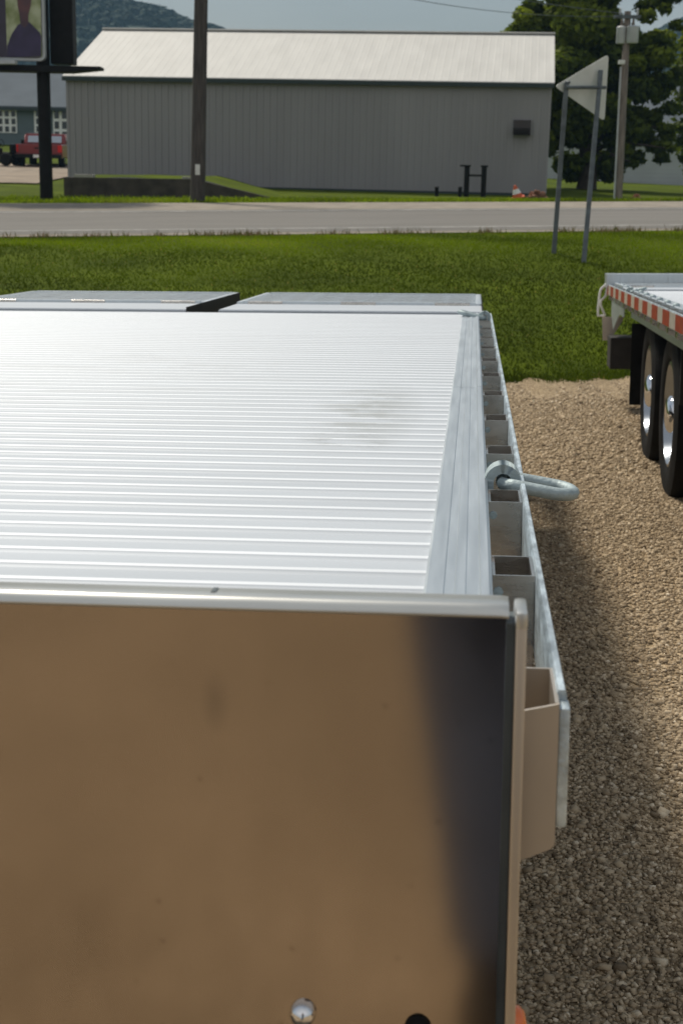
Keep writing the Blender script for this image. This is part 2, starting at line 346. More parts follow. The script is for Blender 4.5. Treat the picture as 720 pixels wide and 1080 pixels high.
def ground_z(x, y):
    x = np.asarray(x, float); y = np.asarray(y, float); x, y = np.broadcast_arrays(x, y)
    ye = np.clip(y_edge(np.clip(x, -12, 12)), 12, 16); xc = np.clip(x, -14, 14)
    lz = lot_z(xc, np.minimum(y, ye))
    def row(i): Y, d, k = ROWS[i]; return CAMZ - (d + k * (xc if Y < 70 else np.clip(x, -28, 28)))
    z = lz.copy()
    t = (y - ye) / (Y1 - ye)
    r0 = row(0)
    tt = np.clip(t, 0, 1)
    prof = 1 - (1 - tt) ** 1.7 + 0.03 * np.sin(tt * 2 * math.pi * 1.5 + 0.4) * (1 - tt) * tt * 4
    bumpy = 0.03 * np.sin(x * 1.3 + y * 0.7) * np.sin(y * 1.9 - x * 0.4) * tt * (1 - tt) * 4
    z = np.where(y > ye, lz + (r0 - lz) * prof + bumpy, z)
    for i in range(len(ROWS) - 1):
        Ya, Yb = ROWS[i][0], ROWS[i + 1][0]; s = np.clip((y - Ya) / (Yb - Ya), 0, 1)
        z = np.where(y > Ya, row(i) + (row(i + 1) - row(i)) * s, z)
    return z
def gz(x, y): return float(ground_z(x, y))
def grid(name, xs, ys, dz, m, zf=None):
    X, Y = np.meshgrid(xs, ys); Z = (ground_z(X, Y) if zf is None else zf(X, Y)) + dz
    v = np.stack([X, Y, Z], -1).reshape(-1, 3); nx = len(xs); ny = len(ys)
    i = (np.arange(ny - 1)[:, None] * nx + np.arange(nx - 1)[None, :]).ravel()
    f = np.stack([i, i + 1, i + nx + 1, i + nx], -1)
    return np_mesh(name, v, f, m, smooth=True)

# ------------------------------------------------------------------ ground, road, hills
xs = np.concatenate([[-600, -300, -150, -80, -50, -30], np.arange(-20, 20.1, 0.5), [30, 50, 80, 150, 300, 600]])
ys = np.concatenate([np.arange(13.2, 23, 0.22), np.arange(23.2, 50, 0.6), [52, 56, 60, 66, 72, 80, 95, 110, 140, 200, 300, 450, 600]])
tag(grid('ground', xs, ys, -0.012, M['grass']), kind='structure')
# gravel lot: follows the edge with a ragged border
def lot_sheet():
    xs = np.concatenate([[-60, -30], np.arange(-14, 14.1, 0.12), [30, 60]]); n = len(xs); V = []; ys_n = [-30, -12, -5, 0, 5, 10, 12.5]
    edge = y_edge(np.clip(xs, -12, 12)) + 0.05 * np.sin(xs * 7.1) + 0.05 * np.sin(xs * 17.3 + 1) + rng.normal(0, 0.03, n)
    for yv in ys_n: V.append(np.stack([xs, np.full(n, yv), lot_z(np.clip(xs, -14, 14), yv)], -1))
    V.append(np.stack([xs, edge, ground_z(xs, edge) + 0.006], -1)); V.append(np.stack([xs, edge + 0.05, ground_z(xs, edge + .05) - 0.05], -1))
    v = np.concatenate(V); ny = len(V)
    i = (np.arange(ny - 1)[:, None] * n + np.arange(n - 1)[None, :]).ravel()
    return np_mesh('gravel_lot', v, np.stack([i, i + 1, i + n + 1, i + n], -1), M['gravel'], smooth=True)
tag(lot_sheet(), kind='structure')
xr = np.concatenate([[-300, -100, -40], np.arange(-20, 20.1, 1.0), [40, 100, 300]])
tag(grid('road_shoulder', xr, np.array([Y1 - .05, Y1 + 1, 24, 26, 28, 30, Y2 + .3]), 0.006, M['shoulder']), kind='structure')
tag(grid('road', xr, np.array([Y1 + 0.35, 24, 26, 28, Y2 - 2.6]), 0.012, M['asphalt']), kind='structure')
tag(grid('road_edge_line', xr, np.array([Y1 + 0.95, Y1 + 1.15]), 0.017, M['line']), kind='structure')
tag(grid('road_far_edge_line', xr, np.array([Y2 - 3.2, Y2 - 3.0]), 0.017, M['line']), kind='structure')
def drive_sheet():
    a, b = 47.0, 59.0
    return grid('gravel_drive', np.array([-60, -40, -25, -20, -15, -11.2, -9.4]), np.array([a - 3, a, 50, 52, 54, 56, 58, 60]), 0.03, M['drive'])
tag(drive_sheet(), kind='structure')

# stones of the lot that can be told apart
def stones():
    base = np.array([[1, 0, 0], [-1, 0, 0], [0, 1, 0], [0, -1, 0], [0, 0, 1], [0, 0, -1]], float)
    tri = np.array([[0, 2, 4], [2, 1, 4], [1, 3, 4], [3, 0, 4], [2, 0, 5], [1, 2, 5], [3, 1, 5], [0, 3, 5]])
    cube = np.array([[x, y, z] for x in (-.62, .62) for y in (-.62, .62) for z in (-.62, .62)], float)
    quads = np.array([[0, 1, 3, 2], [4, 6, 7, 5], [0, 4, 5, 1], [2, 3, 7, 6], [0, 2, 6, 4], [1, 5, 7, 3]])
    P = []; S = []
    def zone(n, y0, y1, x0, x1, s0, s1, pw=1.0):
        t = rng.random(n) ** pw; yy = y0 + t * (y1 - y0); f = yy / y1
        xx = x0 + rng.random(n) * (x1 - x0)
        P.append(np.stack([xx, yy], -1)); S.append(s0 + (s1 - s0) * rng.random(n) ** 2)
    zone(60000, 1.2, 4.2, -0.05, 1.35, .003, .0092)
    zone(60000, 4.0, 8.5, 0.15, 2.4, .0045, .0105)
    zone(50000, 8.3, 14.3, 0.0, 3.6, .006, .014)
    P = np.concatenate(P); S = np.concatenate(S); n = len(S)
    Z = lot_z(P[:, 0], P[:, 1])
    S = S * np.where(rng.random(n) < .03, 1.7, 1.0); keep = P[:, 1] < y_edge(P[:, 0]) + rng.exponential(.08, n); P = P[keep]; S = S[keep]; Z = Z[keep]; n = len(S)
    V = np.repeat(cube[None], n, 0) * (1 + rng.normal(0, .22, (n, 8, 3)))
    V *= (0.6 + 0.8 * rng.random((n, 1, 3)))
    q = rng.normal(size=(n, 4)); q /= np.linalg.norm(q, axis=1)[:, None]; a, b, c, d = q.T
    R = np.stack([1 - 2 * (c * c + d * d), 2 * (b * c - a * d), 2 * (b * d + a * c), 2 * (b * c + a * d), 1 - 2 * (b * b + d * d), 2 * (c * d - a * b), 2 * (b * d - a * c), 2 * (c * d + a * b), 1 - 2 * (b * b + c * c)], -1).reshape(n, 3, 3)
    V = np.einsum('nij,nkj->nki', R, V) * S[:, None, None]
    V[:, :, 2] *= 0.75
    V += np.stack([P[:, 0], P[:, 1], Z + S * 0.25], -1)[:, None, :]
    F = (quads[None] + (np.arange(n) * 8)[:, None, None]).reshape(-1, 4)
    rn = np.clip(rng.normal(.45, .22, n), 0, 1)
    return np_mesh('gravel_stones', V.reshape(-1, 3), F, M['stone'], np.repeat(rn, 6))
tag(stones(), 'loose brown gravel stones covering the lot beside the flatbeds', 'gravel', kind='stuff')

def blades(name, n, fx, hmin, hmax, wd, m, rfun=None):
    P = fx(n); n = len(P)
    Z = ground_z(P[:, 0], P[:, 1]) - 0.015
    h = hmin + (hmax - hmin) * rng.random(n) ** 1.5; a = rng.random(n) * 2 * math.pi; b = rng.random(n) * 2 * math.pi
    lean = h * (0.2 + 0.5 * rng.random(n)); ca, sa = np.cos(a) * wd / 2, np.sin(a) * wd / 2
    base = np.stack([P[:, 0], P[:, 1], Z], -1); side = np.stack([ca, sa, 0 * ca], -1)
    top = base + np.stack([np.cos(b) * lean, np.sin(b) * lean, h], -1)
    V = np.stack([base - side, base + side, top], 1).reshape(-1, 3)
    F = np.arange(3 * n).reshape(-1, 3)
    r = np.clip(rng.normal(.45, .22, n), 0, 1) if rfun is None else rfun(P, n)
    return np_mesh(name, V, F, m, r)
def verge_pts(n):
    x = -8 + 16 * rng.random(n); ye = y_edge(x); y = ye - 0.06 + (Y1 - ye + 0.1) * rng.random(n) ** 1.15
    return np.stack([x, y], -1)
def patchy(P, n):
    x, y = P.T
    f = .40 + .34 * np.clip((y - 18.6) / 2.4, -.7, 1) + .20 * np.sin(x * .55 + y * 1.0 + 1) * np.sin(y * 1.3 - .3 * x) + .10 * np.sin(x * 2.3 + 3 * np.sin(y * .9)) + rng.normal(0, .055, n)  # bank shading put into blade colour, darker low down, plus irregular patches
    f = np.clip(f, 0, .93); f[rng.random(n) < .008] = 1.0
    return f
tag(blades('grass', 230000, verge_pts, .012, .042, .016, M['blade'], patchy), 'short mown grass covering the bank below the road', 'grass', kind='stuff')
def edge_pts(n):
    x = -8 + 16 * rng.random(n); return np.stack([x, y_edge(x) + rng.normal(0.0, .11, n) + 0.07 * np.sin(5 * x)], -1)
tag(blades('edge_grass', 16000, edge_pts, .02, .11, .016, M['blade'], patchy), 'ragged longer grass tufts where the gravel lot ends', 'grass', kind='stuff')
def weed_pts(n):
    c = -9 + 18 * rng.random(90); k = rng.integers(0, 90, n)
    return np.stack([c[k] + rng.normal(0, .12, n), Y1 - .12 + rng.normal(0, .07, n)], -1)
tag(blades('verge_weeds', 2600, weed_pts, .03, .13, .02, M['weed'], lambda P, n: rng.random(n)), 'brownish seed-head weeds along the near road edge', 'weeds', kind='stuff')
def far_pts(n):
    x = -12 + 26 * rng.random(n); return np.stack([x, Y2 + .35 + 5 * rng.random(n) ** 1.5], -1)
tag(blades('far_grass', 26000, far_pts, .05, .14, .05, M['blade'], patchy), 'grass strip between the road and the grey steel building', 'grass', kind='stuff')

# hills with a wooded, uneven skyline
def hill(name, pts, Y, depth, seed):
    r = np.random.default_rng(seed); P = [at(px, py, Y) for px, py in pts]
    xs = np.linspace(P[0].x, P[-1].x, 260); top = np.interp(xs, [p.x for p in P], [p.z for p in P])
    t = np.linspace(0, 1, 24); V = []
    base = -8.0
    for k in t:
        hgt = np.sin(k * math.pi / 2) ** 0.8
        V.append(np.stack([xs, np.full_like(xs, Y - depth * (1 - k)), base + (top - base) * hgt], -1))
    V.append(np.stack([xs, np.full_like(xs, Y + depth), np.full_like(xs, base)], -1))
    v = np.concatenate(V); ny = len(V); n = 260
    i = (np.arange(ny - 1)[:, None] * n + np.arange(n - 1)[None, :]).ravel()
    o = np_mesh(name, v, np.stack([i, i + 1, i + n + 1, i + n], -1), M['hill'], smooth=True); tag(o, kind='structure')
    # tree crowns over the slope
    m = 2600; xx = xs[0] + (xs[-1] - xs[0]) * r.random(m); k = 1 - r.random(m) ** 2 * .9
    tt = np.interp(xx, xs, top); zz = base + (tt - base) * np.sin(k * math.pi / 2) ** .8; yy = Y - depth * (1 - k)
    s = (Y / 560) * (1.3 + 1.5 * r.random(m)); L = 26
    d = r.normal(size=(m, L, 3)); d /= np.linalg.norm(d, axis=2)[:, :, None]; d[:, :, 2] = np.abs(d[:, :, 2]) * 1.25 - .2
    c = np.stack([xx, yy, zz], -1)[:, None, :] + d * s[:, None, None] * (.75 + .35 * r.random((m, L, 1)))
    a = r.normal(size=(m, L, 3)); a -= (a * d).sum(2)[:, :, None] * d; a /= np.linalg.norm(a, axis=2)[:, :, None]; b = np.cross(d, a)
    q = s[:, None, None] * .42
    V = np.stack([c + a * q, c + b * q, c - a * q, c - b * q], 2).reshape(-1, 3)
    F = np.arange(len(V)).reshape(-1, 4)
    o = np_mesh(name.replace('hill', 'wood'), V, F, M['far_leaf'], np.repeat(r.random(m), L) * .6 + .4 * r.random(m * L))
    return o
o = hill('hill', [(-160, -10), (40, -12), (95, 4), (120, 5), (150, 12), (172, 16), (200, 29), (232, 36), (262, 60), (300, 120)], 620, 150, 3)
tag(o, 'blue hazy far-off wood covering the hill behind the grey building', 'woods', kind='stuff')
o = hill('hill.001', [(600, 120), (650, 70), (690, 40), (712, 30), (760, 12), (860, -10)], 640, 150, 4)
tag(o, 'hazy far-off wood on the hill behind the big tree', 'woods', kind='stuff')

# ------------------------------------------------------------------ grey steel building
def local_basis(yaw): return Matrix.Rotation(yaw, 3, 'Z')
def steel_building():
    A = at(72, 140, 45.9); B = at(578, 140, 44.15); dx = (B - A); L = math.hypot(dx.x, dx.y); yaw = math.atan2(dx.y, dx.x)
    g = min(gz(A.x, A.y), gz(B.x, B.y)) - .15
    root = empty('steel_building', (A.x, A.y, g), local_basis(yaw), 'long low grey corrugated steel building with a pale roof, across the road', 'building')
    inv = root.matrix_world.inverted()
    zl = (inv @ at(72, 79.5, 46.3)).z; zr = (inv @ at(577, 90, 43.8)).z; H = (zl + zr) / 2
    D = 9.0; ridge = (inv @ at(340, 36.0, 45 + D / 2)).z
    mb = MB(); mb.box(0, L, 0, D, 0, H)
    for gx in (0, L):   # gable ends
        mb.prism([(0, H), (D, H), (D / 2, ridge - .06)], 0.02, lambda u, v, w, gx=gx: (gx + (w if gx == 0 else -w), u, v))
    n = int(L / .21)
    for i in range(n + 1):
        x = L * i / n; mb.box(max(x - .025, .001), min(x + .025, L - .001), -.032, 0.01, .03, H - .02)
        
    nd = int(D / .3)
    for i in range(1, nd):
        y = D * i / nd
        for s in (-1, 1): mb.box(-.018 if s < 0 else L - .01, .01 if s < 0 else L + .018, y - .02, y + .02, .03, H - .02)
    mb.build('wall', M['wall_grey'], root)
    ov = .12
    rf = MB()
    for s in (0, 1):
        f = (lambda u, v, w: (u, v * D / 2 - ov * (1 - v), H + (ridge - H) * v - .05 * (1 - v) + w)) if s == 0 else (lambda u, v, w: (u, D - v * D / 2 + ov * (1 - v), H + (ridge - H) * v - .05 * (1 - v) + w))
        a = [rf.bm.verts.new(f(u, v, .02)) for u, v in ((-.1, 0), (L + .1, 0), (L + .1, 1), (-.1, 1))]
        b = [rf.bm.verts.new(f(u, v, .08)) for u, v in ((-.1, 0), (L + .1, 0), (L + .1, 1), (-.1, 1))]
        rf.bm.faces.new(a); rf.bm.faces.new(b)
        for i in range(4): rf.bm.faces.new((a[i], b[i], b[(i + 1) % 4], a[(i + 1) % 4]))
        n = int(L / .22)
        for i in range(n + 1):
            x = -.05 + (L + .06) * i / n
            q = [rf.bm.verts.new(f(x + du, v, h)) for v in (0.004, .995) for du, h in ((0, .075), (.02, .084), (.045, .084), (.065, .075))]
            for k in range(3): rf.bm.faces.new((q[k], q[k + 1], q[k + 5], q[k + 4]))
            rf.bm.faces.new((q[0], q[1], q[2], q[3]))
    roof = rf.build('roof', M['roof_white'], root)
    rc = MB(); rc.box(-.12, L + .12, D / 2 - .16, D / 2 + .16, ridge + .07, ridge + .12, .02); rc.build('ridge_cap', M['roof_white'], roof)
    tr = MB(); tr.box(-.1, L + .1, -ov - .07, -ov - .005, H - .12, H + .0); tr.build('eave_trim', M['trim'], root)
    tr = MB(); tr.box(-.02, L + .02, -.045, -.033, 0.0, .22); tr.build('base_trim', M['trim'], root)
    for x in (-.03, L - .05): c = MB(); c.box(x, x + .08, -.03, .06, .22, H - .05); c.build('corner_trim', M['wall_grey'], root)
    # wall vent hood
    v = inv @ at(550, 135, 43.9); vb = MB()
    vb.prism([(-.24, -.2), (.0, -.2), (.0, .24), (-.10, .24)], .52, lambda u, vv, ww: (v.x - .26 + ww, u, v.z + vv)); o = vb.build('wall_vent', M['brown_metal'], root)
    fl = MB()
    for k in range(4): fl.box(v.x - .25, v.x + .25, -.26, -.24 + .0, v.z - .19 + .055 * k, v.z - .165 + .055 * k)
    fl.build('louvre', M['black'], o)
    return root
steel_building()

# dark concrete loading ramp wall with grass on top
def ramp_wall():
    Y = 37.5
    pts = [(76, 187), (205, 189), (292, 210)]
    P = [at(px, py, Y) for px, py in pts]; g0 = [gz(p.x, p.y) - .2 for p in P]
    root = empty('retaining_wall', (P[0].x, Y, g0[0]), None, 'low dark concrete retaining wall of a grassed ramp in front of the grey building', 'retaining wall')
    o = Vector((P[0].x, Y, g0[0]))
    poly = [(p.x - o.x, p.z - o.z) for p in P] + [(P[2].x - o.x, -.1), (0, -.1)]
    MB().prism(poly, .22, lambda u, v, w: (u, w, v)).build('wall_face', M['concrete'], root)
    s = MB(); s.prism([(0, 0), (P[0].y * 0 + 4.5, 0), (4.5, P[0].z - o.z), (0, P[0].z - o.z)], .2, lambda u, v, w: (w - .21, u, v)); s.build('end_wall', M['concrete'], root)
    c = MB(); q = [(p.x - o.x, p.z - o.z) for p in P]
    for px_, wd in ((78, .5), (192, .35)):
        e = at(px_, 184, Y) - o; c.box(e.x, e.x + wd, .0, .3, P[0].z - o.z + .002, P[0].z - o.z + .08, .01)
    c.build('coping_block', M['cap_conc'], root)
    # fill behind
    v = []; X = np.linspace(P[0].x, P[2].x + .3, 40)
    top = np.interp(X, [p.x for p in P], [p.z for p in P]); V = []
    for yy, dz in ((Y + .225, 0.0), (Y + 1.2, .03), (Y + 3.0, .05), (Y + 6.6, .05)):
        V.append(np.stack([X, np.full(40, yy), top + dz + .02 * np.sin(X * 3 + yy)], -1))
    V = np.concatenate(V); i = (np.arange(3)[:, None] * 40 + np.arange(39)[None, :]).ravel()
    b = np_mesh('grass_bank', V, np.stack([i, i + 1, i + 41, i + 40], -1), M['grass'], smooth=True); tag(b, kind='structure')
ramp_wall()

# ------------------------------------------------------------------ posts, poles
def bollard(px, py0, py1, Y, lab):
    b = at(px, py1, Y); t = at(px, py0, Y); g = gz(b.x, Y) - .05
    r = empty('bollard', (b.x, Y, g), None, lab, 'bollard', 'bollards before the grey building')
    MB().cyl((0, 0, 0), (0, 0, t.z - g), .055, n=12).build('post', M['black'], r, 40)
    MB().cyl((0, 0, t.z - g), (0, 0, t.z - g + .03), .065, .05, n=12).build('cap', M['black'], r, 40)
bollard(460, 198, 209, 42.0, 'short black bollard before the grey building, farther from the H-shaped pipe rack')
bollard(484.5, 198, 209, 42.0, 'short black bollard standing next to the H-shaped pipe rack')
def pipe_rack():
    Y = 42.2; a = at(491, 209, Y); b = at(509, 209, Y); g = gz(a.x, Y) - .05
    r = empty('pipe_rack', ((a.x + b.x) / 2, Y, g), None, 'black H-shaped steel pipe rack at the foot of the grey building', 'pipe rack')
    h = at(500, 176, Y).z - g; xm = (a.x + b.x) / 2
    for q, s in ((a, -1), (b, 1)):
        x = q.x - xm; m = MB(); m.cyl((x, 0, 0), (x, 0, h), .075, n=12); m.box(x + (-.2 if s < 0 else -.1), x + .1, -.09, .09, h, h + .05); m.build('post', M['black'], r, 40)
    z = at(500, 185, Y).z - g; MB().cyl((a.x - xm + .07, 0, z), (b.x - xm - .07, 0, z), .03, n=10).build('crossbar', M['black'], r, 40)
pipe_rack()
def cone():
    Y = 41.5; p = at(546, 208, Y); g = gz(p.x, Y)
    r = empty('traffic_cone', (p.x, Y, g), None, 'small leaning orange and white traffic cone by the grey wall', 'traffic cone')
    r.rotation_euler = (0.1, -.32, 0)
    MB().box(-.19, .19, -.19, .19, 0, .035, .01).build('base', M['orange'], r)
    MB().lathe([(.035, .15), (.14, .12)], (0, 0, 0), (0, 0, 1), 18).build('cone_body', M['orange'], r, 40)
    MB().lathe([(.14, .12), (.27, .075)], (0, 0, 0), (0, 0, 1), 18).build('collar', M['white'], r, 40)
    MB().lathe([(.27, .075), (.38, .03), (.38, 0)], (0, 0, 0), (0, 0, 1), 18).build('cone_tip', M['orange'], r, 40)
cone()
def heap(px, py, Y, wpx, hpx, lab, seed):
    r = np.random.default_rng(seed); p = at(px, py, Y); W = wpx * Y / FPX; H = hpx * Y / FPX; m = MB()
    for _ in range(46):
        x = r.normal(0, W / 4.5); y = r.normal(0, W / 6); h = max(0.0, H * math.exp(-(x / (W / 3.2)) ** 2) * r.random())
        s = W * .06 * (.6 + r.random()); k = bmesh.ops.create_icosphere(m.bm, subdivisions=1, radius=s)
        for v in k['verts']: v.co = Vector((v.co.x * 1.3 + x, v.co.y + y, max(v.co.z + h, -.02))) + Vector(r.normal(0, s * .18, 3))
    o = m.build('rubble_heap', M['rubble']); o.location = (p.x, Y, gz(p.x, Y)); tag(o, lab, 'rubble')
    return o
heap(566, 207, 41.8, 26, 8, 'low heap of reddish rubble at the corner of the grey building', 1)
heap(670, 206, 37.5, 16, 9, 'small rust-coloured heap in the grass beside the transformer pole', 2)

def utility_pole(px0, py0, px1, py1, Y, r0, r1, m, lab, extra):
    b = at(px0, py0, Y); g = gz(b.x, Y) - .1; t = at(px1, py1, Y)
    dirv = (t - b).normalized(); base = b - dirv * ((b.z - g) / dirv.z)
    root = empty('utility_pole', base, None, lab, 'utility pole', 'utility poles beyond the road')
    n = 7; L = (t - base); pts = [L * (i / n) for i in range(n + 1)]
    MB().tube(pts, [r0 + (r1 - r0) * i / n for i in range(n + 1)], 16).build('pole', m, root, 50)
    extra(root, L, base)
    return root, base, t
def ex_left(root, L, base):
    k = L * .0 + Vector((0.02, -.155, (at(212, 179, 31.6) - base).z)); MB().box(k.x - .05, k.x + .05, k.y - .012, k.y + .004, k.z - .11, k.z + .11).build('pole_tag', M['sign_back'], root)
    z = L * .985; m = MB(); m.box(z.x - 1.1, z.x + 1.1, z.y - .2, z.y - .08, z.z - .12, z.z + .0, .01); arm = m.build('crossarm', M['wood'], root)
    for dx in (-1.0, -.45, .45, 1.0): MB().lathe([(0, .02), (.05, .02), (.06, .05), (.1, .05), (.14, .03), (.18, .04), (.2, 0)], (z.x + dx, z.y - .14, z.z), (0, 0, 1), 12).build('insulator', M['trafo'], root, 40)
PL = utility_pole(208.5, 211, 213.5, -80, 31.6, .165, .135, M['wood'], 'thick dark wooden utility pole in front of the grey building wall', ex_left)
YR = 37.0
def ex_right(root, L, base):
    def rel(px, py, dy=0): q = at(px, py, YR + dy) - base; return q
    for px in (654.0, 666.0):
        a = rel(px, 46, -.12 if px > 660 else .0); z0 = rel(px, 46).z; z1 = rel(px, 29).z
        rr = .145 if px > 660 else .12
        t = MB().lathe([(0, 0), (0, rr * .9), (.02, rr), (z1 - z0 - .04, rr), (z1 - z0, rr * 1.08), (z1 - z0 + .03, rr * .8), (z1 - z0 + .05, 0)], (a.x, a.y, z0), (0, 0, 1), 20).build('transformer', M['trafo'], root, 40)
        MB().lathe([(0, .03), (.04, .04), (.08, .025), (.12, .035), (.16, 0)], (a.x, a.y, z1 + .045), (0, 0, 1), 10).build('bushing', M['wood_pale'], t, 40)
    z = rel(661, 20).z; m = MB(); m.box(L.x - .35, L.x + .3, -.16, -.06, z, z + .08); m.build('bracket', M['post'], root)
    z = rel(652, 66); MB().box(z.x - .03, z.x + .12, -.2, -.08, z.z - .05, z.z + .05, .01).build('lamp_bracket', M['sign_back'], root)
    # conduit down the left side of the pole
    q = [L * t + Vector((-.11, -.06, 0)) for t in (0.0, .3, .6, .72)]; MB().tube(q, .022, 8).build('conduit', M['trafo'], root, 50)
    for dx in (-.2, .22): MB().lathe([(0, .02), (.06, .035), (.1, .02), (.14, .03), (.17, 0)], (L.x + dx, -.11, z.z * 0 + rel(661, 20).z + .08), (0, 0, 1), 10).build('insulator', M['trafo'], root, 40)
PR = utility_pole(651.5, 206, 661.5, 12, YR, .105, .08, M['wood_pale'], 'slim grey utility pole carrying two transformers before the big tree', ex_right)
def wire(a, b, sag, lab):
    c = (a + b) / 2; d = b - a; n = 24; pts = []
    for i in range(n + 1): t = i / n; pts.append(d * t - Vector((0, 0, sag * 4 * t * (1 - t))))
    o = MB().tube(pts, .007, 6).build('overhead_wire', M['post'], None, 60); o.location = a
    tag(o, lab, 'wire', 'wires strung between the poles')
wire(at(213, -64, 31.5), at(661, 15, YR - .1), .12, 'thin overhead wire, upper of the two crossing the sky towards the transformer pole')
wire(at(206, -64, 31.5), at(659, 17, YR - .1), .45, 'thin overhead wire, lower of the two crossing the sky towards the transformer pole')

# ------------------------------------------------------------------ billboard
def billboard():
    Y = 32.6; b = at(49.5, 211, Y); g = gz(b.x, Y) - .1; S = Y / FPX
    root = empty('billboard', (b.x, Y, g), None, 'black steel billboard with a framed portrait advertisement, at the far roadside', 'billboard')
    o = Vector((b.x, Y, g))
    def R(px, py, dy=0): q = at(px, py, Y) - o; return Vector((q.x, dy, q.z))
    top = R(50, -60).z
    MB().cyl((0, 0, 0), (0, 0, top), .145, n=24).build('post', M['black'], root, 40)
    x0, x1 = R(-70, 30).x, R(50.5, 30).x; z0, z1 = R(20, 65).z, R(20, -75).z
    def rrect(x0, x1, z0, z1, r, n=5):
        P = []
        for cx, cz, a in ((x1 - r, z0 + r, -90), (x1 - r, z1 - r, 0), (x0 + r, z1 - r, 90), (x0 + r, z0 + r, 180)):
            for k in range(n + 1): t = rad(a + 90 * k / n); P.append((cx + r * math.cos(t), cz + r * math.sin(t)))
        return P
    fr = MB(); fr.prism(rrect(x0, x1, z0, z1, .13), .16, lambda u, v, w: (u, -.34 + w, v)); frame_ = fr.build('sign_box', M['trafo'], root)
    pn = MB(); pn.prism(rrect(x0 + .05, x1 - .05, z0 + .06, z1 - .05, .10), .01, lambda u, v, w: (u, -.352 + w, v))
    mp = mat('printed_dark_panel', (0.035, 0.028, 0.05), 0.35, var=0.2, vscale=4); pn.build('printed_panel', mp, frame_)
    # the picture: pale green background with a blurred figure in a purple shirt
    px0, px1 = R(11, 30).x, R(47.5, 30).x; pz0, pz1 = R(30, 61).z, z1 - .25
    mg = mat('printed_foliage', (0.16, 0.20, 0.06), 0.35, col2=(0.42, 0.46, 0.30), vscale=2.6, detail=3)
    MB().prism([(px0, pz0), (px1, pz0), (px1, pz1), (px0, pz1)], .006, lambda u, v, w: (u, -.359 + w, v)).build('printed_picture', mg, frame_)
    def Q(px, py): q = R(px, py); return (q.x, q.z)
    shirt = [Q(12, 61), Q(12, 50), Q(17, 37), Q(23, 28), Q(29, 25), Q(35, 25), Q(40, 30), Q(46, 36), Q(47.4, 40), Q(47.4, 61)]
    ms = mat('printed_purple_shirt', (0.030, 0.022, 0.065), 0.35, var=0.3, vscale=3)
    MB().prism(shirt, .005, lambda u, v, w: (u, -.366 + w, v)).build('printed_shirt', ms, frame_)
    face = [Q(26, 27), Q(25, 18), Q(23, 8), Q(22, -6), Q(24, -18), Q(30, -22), Q(36, -18), Q(38, -6), Q(36.5, 8), Q(34, 18), Q(34, 27), Q(30, 31)]
    mf = mat('printed_face', (0.11, 0.045, 0.05), 0.35, col2=(0.055, 0.03, 0.045), vscale=3.5)
    MB().prism(face, .004, lambda u, v, w: (u, -.372 + w, v)).build('printed_portrait', mf, frame_)
    # second, dark face behind seen almost from the side
    c0, c1 = R(51.5, 30).x + .0, R(76, 30).x; MB().box(c0, c1, .1, .55, R(60, 67).z, top - .2, .02).build('cabinet', M['black'], root)
    ct = MB(); za, zb = R(60, 77).z, R(60, 70).z
    ct.prism([(R(-60, 70).x, za), (R(75, 70).x, za), (R(108, 74).x, za + .08), (R(108, 71).x, zb), (R(-60, 70).x, zb)], .55, lambda u, v, w: (u, -.3 + w, v)); ct.build('catwalk', M['black'], root)
    for px in (-20, 6, 17): q = R(px, 67.5); MB().box(q.x - .12, q.x + .12, -.62, -.36, q.z - .04, q.z + .04, .01).build('floodlight', M['trafo'], root)
billboard()

